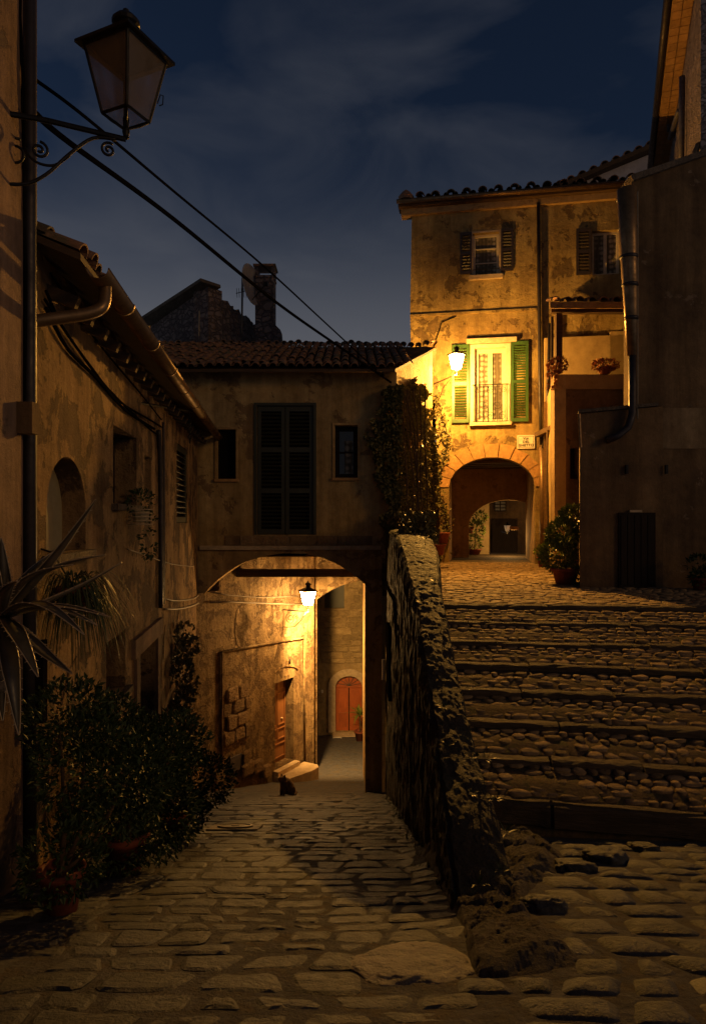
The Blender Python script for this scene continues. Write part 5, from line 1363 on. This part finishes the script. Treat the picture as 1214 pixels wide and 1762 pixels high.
# big dark bushes in pots along the left wall
c = gp(100, 1568); c.x += .02
plant('potted_shrub', c, 'dark shrub in the big terracotta pot, nearest at the left', [(c + V((.05, .2, .75)), (.28, .3, .3)), (c + V((.25, .35, .55)), (.25, .3, .28)), (c + V((-.1, .3, .95)), (.25, .25, .25)), (c + V((.02, -.05, .3)), (.22, .2, .22))], 4400, .05, .022, M['leaf'], .12, .24)
c = P(215, 1500, 4.9); c.z = ground(c.x, c.y)
plant('potted_shrub', c, 'wide glossy-leaved shrub in the middle of the left wall', [(c + V((0, .2, .7)), (.42, .4, .36)), (c + V((.2, .0, .4)), (.34, .35, .3)), (c + V((-.25, .3, .95)), (.3, .3, .26)), (c + V((.25, .4, .8)), (.28, .3, .25)), (c + V((-.1, -.1, .3)), (.36, .3, .3))], 8500, .052, .022, M['leaf'], .17, .28)
c = P(300, 1450, 6.6); c.z = ground(c.x, c.y)
plant('potted_shrub', c, 'rounded leafy shrub farthest along the left wall, by the door', [(c + V((0, 0, .65)), (.36, .4, .34)), (c + V((.26, .2, .5)), (.3, .3, .26)), (c + V((-.2, .2, .8)), (.3, .35, .26)), (c + V((.05, -.1, .32)), (.32, .3, .24))], 6000, .05, .026, M['leaf'], .17, .26)
# climber beside the doors
c = pL.p(*pL.px(300, 1400), .1); c.z = ground(c.x + .2, c.y)
cl_ = []
for k in range(11):
    x = 302 + 9 * math.sin(k * 1.9); y = 1092 + k * 22; p = pL.p(*pL.px(x, y), .14); cl_.append((p, (.14, .42, .17)))
plant('climbing_plant', c, 'leafy climber growing up the left wall between two doors', cl_[::-1], 2300, .085, .055, M['ivy'])
# window basket
p = pL.p(*pL.px(213, 872), .18)
t = thing('window_basket', p, 'small wire basket of trailing plant under the left house window', 'basket')
mb = MB()
for k in range(5): mb.tube([p + V((.12 * math.cos(w), .16 * math.sin(w), -.03 - .04 * k)) * 1 for w in [2 * math.pi * i / 12 for i in range(13)]], .005, 4)
mb.build('wire_basket', M['trim'], t); MB().lathe(p - Z * .17, [(.08, 0), (.1, .12), (.001, .12)], 10).build('liner', M['cream'], t)
mb = MB(); bush_leaves(mb, [(p + Z * .05, (.16, .22, .13)), (p + V((.05, .1, -.3)), (.08, .16, .3))], 420, .06, .03); tag(mb.build('foliage', M['leaf'], t, False, False), kind='stuff')
# trailing grass plant
p = P(128, 1000, 4.75); t = thing('trailing_plant', p, 'hanging pot of long trailing grassy leaves on the left wall', 'plant')
mb = MB()
for _ in range(380):
    a = R.uniform(0, 6.28); r_ = R.uniform(.02, .14); b0 = p + V((r_ * math.cos(a) * 1.1, r_ * math.sin(a), R.uniform(-.15, .05))); ln = R.uniform(.25, .6); pts = []
    o_ = V((math.cos(a) * .22 + .06, math.sin(a) * .2, 0)) * R.uniform(.5, 1.2); sd_ = V((-math.sin(a), math.cos(a), 0)) * .006
    for k in range(6):
        t_ = k / 5; q_ = b0 + o_ * t_ + Z * (.12 * math.sin(t_ * 2) - ln * t_ ** 1.7); pts += [q_ - sd_ * (1 - .8 * t_), q_ + sd_ * (1 - .8 * t_)]
    mb.add(pts, [(2 * k, 2 * k + 1, 2 * k + 3, 2 * k + 2) for k in range(5)])
tag(mb.build('foliage', M['grass'], t, False, False), kind='stuff'); pot(t, p + V((-.02, 0, -.24)), .12, .2)
MB().tube([p + V((0, 0, -.05)), p + V((-.15, 0, .2)), p + V((-.3, 0, .25))], .008, 5).build('hanger', M['iron'], t)
# agave
c = P(4, 1062, 3.45); t = thing('agave_plant', P(4, 1120, 3.45), 'big spiny agave in a pot on the left wall, leaves fanning into the lane', 'plant')
tips = [(165, 860, 3.2), (118, 935, 3.5), (125, 972, 3.25), (182, 955, 3.4), (210, 968, 3.6), (190, 1062, 3.2), (168, 1076, 3.3), (145, 1092, 3.1), (125, 1160, 3.15), (66, 1165, 3.1), (33, 1265, 3.2), (92, 1130, 3.5), (2, 925, 3.4), (-40, 900, 3.4), (30, 1000, 3.1), (-60, 1000, 3.3), (-70, 1130, 3.3), (5, 1240, 3.5), (60, 1010, 3.9)]
for k, (x, y, d) in enumerate(tips):
    e = P(x, y, d); ln = (e - c).length; dr_ = (e - c).normalized()
    up = (Z - dr_ * Z.dot(dr_)).normalized(); arcv = up * ln * R.uniform(.05, .16) + V((0, -1, 0)) * .03
    sd_ = dr_.cross(up).normalized(); n = 12; vs = []; edge = []
    wmax = .03 + .014 * R.random()
    for i in range(n + 1):
        t_ = i / n; q_ = c + (e - c) * t_ + arcv * math.sin(t_ * math.pi) * (1 if k % 4 else -.5)
        w = wmax * (math.sin(min(1, t_ * 1.6 + .25) * math.pi * .5) if t_ < .45 else (1 - (t_ - .45) / .55) ** .8) + .002
        th_ = .016 * (1 - t_) + .002
        vs += [q_ - sd_ * w + up * w * .35, q_ - up * th_, q_ + sd_ * w + up * w * .35, q_ + up * w * .06]; edge.append((q_ - sd_ * w + up * w * .35, q_ + sd_ * w + up * w * .35))
    lf = MB().add(vs, [(i * 4 + j, i * 4 + (j + 1) % 4, (i + 1) * 4 + (j + 1) % 4, (i + 1) * 4 + j) for i in range(n) for j in range(4)] + [(0, 1, 2, 3)]).build('leaf', M['agave'], t, True)
    te = MB()
    for j in (0, 1):
        te.tube([a[j] for a in edge], .0028, 4)
        for i in range(1, n):
            p0 = edge[i][j]; te.tube([p0, p0 + sd_ * (.014 if j else -.014) + dr_ * .006], [.003, .0006], 4)
    te.build('spines', M['thorn'], lf)
pc = P(2, 1168, 3.45); pot(t, pc, .06, .2, M['slabstone']); MB().lathe(pc - Z * .05, [(.07, 0), (.08, .02), (.06, .05)], 14).build('pedestal', M['slabstone'], t)
# ivy on the bridge house corner
t = thing('ivy', P(700, 920, 13.6), 'mass of ivy climbing the corner of the bridge house above the parapet', 'ivy')
polyL = [(692, 640), (668, 662), (655, 700), (640, 725), (632, 762), (648, 790), (652, 830), (668, 850), (660, 890), (676, 925)]
polyR = [(728, 632), (738, 700), (748, 760), (752, 820), (748, 880), (752, 930)]
def lerp_edge(poly, y):
    for a, b in zip(poly, poly[1:]):
        if a[1] <= y <= b[1]: return a[0] + (b[0] - a[0]) * (y - a[1]) / (b[1] - a[1])
    return poly[-1][0] if y > poly[-1][1] else poly[0][0]
mb = MB(); k = 0
while k < 16000:
    y = R.uniform(632, 932); xl, xr = lerp_edge(polyL, y), lerp_edge(polyR, y); xl += 16 * fbm((y / 26, 1, 0), 1, 3); xr += 14 * fbm((y / 18, 5, 0), 1, 3); x = R.uniform(xl, xr)
    if y < 660 + 26 * fbm((x / 16, 9, 0), 1, 3): continue
    if fbm((x / 14, y / 18, 2), 1, 4) < (-.25 if x > 684 else -.08): continue
    if x < 688: d = 13.93 - R.uniform(0, .2)
    else:
        r_ = (x - CX) / F; d = min(17.5, 3.744 / (.331 - r_)) - R.uniform(.1, .45)
        if y > 880: d = min(d, 12.5 + R.uniform(-1.2, 1))
    p = P(x, y, d); mb.leaf(p, V((R.uniform(-1, 1), -.6, R.uniform(-1.4, .3))), V((0, -1, 0)) + rdir() * .8, R.uniform(.07, .13), R.uniform(.05, .085)); k += 1
tag(mb.build('foliage', M['ivy'], t, False, False), kind='stuff')
for k in range(7):
    x = 700 + 6 * k; MB().tube([P(x, 935, 13.3), P(x + 8 * math.sin(k), 830, 13.7), P(x - 6, 740, 13.9), P(x - 10 + 6 * math.cos(k), 670, 13.95)], .015, 6).build('stem', M['stem'], t, True)
# sparse twining leaves on the lit wall left of the lamp
t = thing('wall_creeper', pV.p(*pV.px(760, 960), .05), 'thin creeper with sparse leaves on the lit wall left of the arch', 'plant')
mb = MB()
for _ in range(420):
    y = R.uniform(680, 960); x = 760 + 9 * math.sin(y / 23) + R.gauss(0, 5); p = pV.p(*pV.px(x, y), R.uniform(.03, .1)); mb.leaf(p, rdir(), pV.n + rdir() * .6, .1, .06)
tag(mb.build('foliage', M['ivy'], t, False, False), kind='stuff')
MB().tube([pV.p(*pV.px(762 + 8 * math.sin(y / 23), y), .03) for y in range(960, 670, -15)], .012, 5).build('stem', M['stem'], t, True)
# plants by the loggia and square
c = P(972, 985, 12.7); c.z = -1.21
plant('hedge_plant', c, 'bright green leafy shrub against the annex corner, right of the arch', [(c + V((.0, .2, .95)), (.28, .3, .3)), (c + V((-.08, .2, .55)), (.34, .3, .32)), (c + V((.16, .1, 1.3)), (.2, .2, .18)), (c + V((.22, -.1, .15)), (.14, .14, .18))], 2800, .1, .055, M['hedge'], .26, .3)
c = P(932, 970, 17.4); c.z = -1.21
plant('small_pot_plant', c, 'small plant in a terracotta pot at the right foot of the arch', [(c + V((0, 0, .4)), (.16, .16, .14))], 160, .1, .05, M['hedge'], .13, .24)
for (x, y, w, lab) in ((760, 935, .2, 'terracotta trough on the ledge left of the arch'), (752, 955, .22, 'low terracotta pot at the left foot of the arch')):
    c = P(x, y, 17.2); tag(pot(None, c, w, .28, M['terracotta'], 'terracotta_pot'), lab, 'pot')
c = P(958, 643, 15.45)
plant('flower_pot', c, 'reddish flowers spilling from a pot at the loggia parapet corner', [(c + V((.02, 0, .2)), (.22, .16, .16)), (c + V((-.16, -.1, -.12)), (.1, .12, .26)), (c + V((-.1, -.08, .1)), (.14, .12, .2))], 480, .085, .05, M['dryleaf'], .12, .18)
c = P(1040, 643, 15.45)
plant('flower_pot', c, 'low bowl of pale twiggy flowers on the loggia parapet beside the dark doorway', [(c + V((0, 0, .2)), (.3, .14, .13))], 380, .085, .05, M['dryleaf'], .17, .14)
c = P(1202, 1012, 11.7); c.z = -1.21
plant('small_shrub', c, 'dark small shrub in a pot at the right edge of the square', [(c + V((0, 0, .4)), (.2, .2, .2)), (c + V((.05, 0, .2)), (.18, .18, .18))], 320, .1, .05, M['leaf'], .14, .2)
# plants glimpsed inside the arch
c = P(815, 967, 23.2); c.z = -1.2
t = plant('court_plant', c, 'tall potted plants against the yellow wall seen through the arch', [(c + V((.05, 0, .9)), (.3, .2, .3)), (c + V((0, 0, .4)), (.24, .2, .3)), (c + V((.12, 0, 1.3)), (.3, .2, .2))], 700, .16, .05, M['hedge'], .26, .2)
pot(t, c + V((-.16, -.1, .75)), .14, .22)

# ------------------------------------------------------------------ the cat sitting in the lane
cp = gp(492, 1369, 13.2)
def cat_mesh():
    bm = bmesh.new()
    def ell(c, r, rot=(0, 0, 0)):
        m = Matrix.Translation(V(c)) @ Matrix.Rotation(rot[2], 4, 'Z') @ Matrix.Rotation(rot[1], 4, 'Y') @ Matrix.Rotation(rot[0], 4, 'X') @ Matrix.Diagonal((*r, 1))
        bmesh.ops.create_icosphere(bm, subdivisions=3, radius=1, matrix=m)
    # cat faces -x (left) and a little towards the viewer
    ell((.05, 0, .12), (.13, .105, .125)); ell((.0, 0, .19), (.115, .09, .13), (0, -.4, 0)); ell((-.075, -.02, .22), (.075, .075, .11))
    ell((-.12, -.035, .33), (.078, .076, .064)); ell((-.168, -.058, .318), (.028, .028, .022)); ell((-.1, -.03, .27), (.05, .05, .05))
    ell((-.1, -.06, .09), (.03, .03, .11)); ell((-.1, .02, .09), (.03, .03, .11)); ell((-.125, -.065, .015), (.04, .026, .018)); ell((-.125, .015, .015), (.04, .026, .018))
    ell((.07, -.085, .085), (.085, .045, .085)); ell((.07, .085, .085), (.085, .045, .085)); ell((.0, -.1, .02), (.07, .028, .02))
    pts = [(.16, .02, .03), (.19, -.04, .025), (.17, -.11, .022), (.1, -.15, .02), (.02, -.16, .02), (-.05, -.15, .018)]
    for a, b in zip(pts, pts[1:]):
        for k in range(4): ell(V(a) * (1 - k / 4) + V(b) * (k / 4), (.022, .022, .02))
    for (x, y, rx) in ((-.105, -.078, .3), (-.105, .008, -.3)):
        m = Matrix.Translation((x, y, .398)) @ Matrix.Rotation(rx, 4, 'X') @ Matrix.Diagonal((.6, 1, 1, 1))
        bmesh.ops.create_cone(bm, cap_ends=True, segments=10, radius1=.038, radius2=.006, depth=.07, matrix=m)
    me = bpy.data.meshes.new('cat'); bm.to_mesh(me); bm.free(); return me
me = cat_mesh(); me.materials.append(M['fur'])
cat = bpy.data.objects.new('cat', me); cat.location = cp + Z * .012; cat.rotation_euler = (0, 0, math.radians(48)); cat.scale = (1.05, 1.05, 1.05); link(cat)
tag(cat, 'tabby cat sitting in the lane just before the arch', 'cat')
md = cat.modifiers.new('fuse', 'REMESH'); md.mode = 'VOXEL'; md.voxel_size = .009; md.use_smooth_shade = True
md = cat.modifiers.new('smooth', 'SMOOTH'); md.factor = .4; md.iterations = 2

# weeds in the joints along the parapet and the stairs
mb = MB()
for _ in range(60):
    d = R.uniform(3.6, 12.5); _, xl, xr, ht = stn(d)
    c = V((xl - R.uniform(.0, .12), d, ground(xl - .1, d))) if R.random() < .7 else V((xr - R.uniform(-.05, .25), d, -ht + .01))
    blades(mb, c, R.randint(5, 14), R.uniform(.05, .14), .8, .25, .008)
for _ in range(26):
    k = R.randint(1, 7); x = R.uniform(1.2, 4.2); blades(mb, V((x, nose(k, x) + .5, -(H1 + RI * k) + .06)), R.randint(4, 10), R.uniform(.04, .1), .8, .2, .007)
tag(mb.build('weeds', M['grass'], None, False, False), 'small weeds and grass tufts in the joints along the parapet and steps', 'weeds', None, 'stuff')
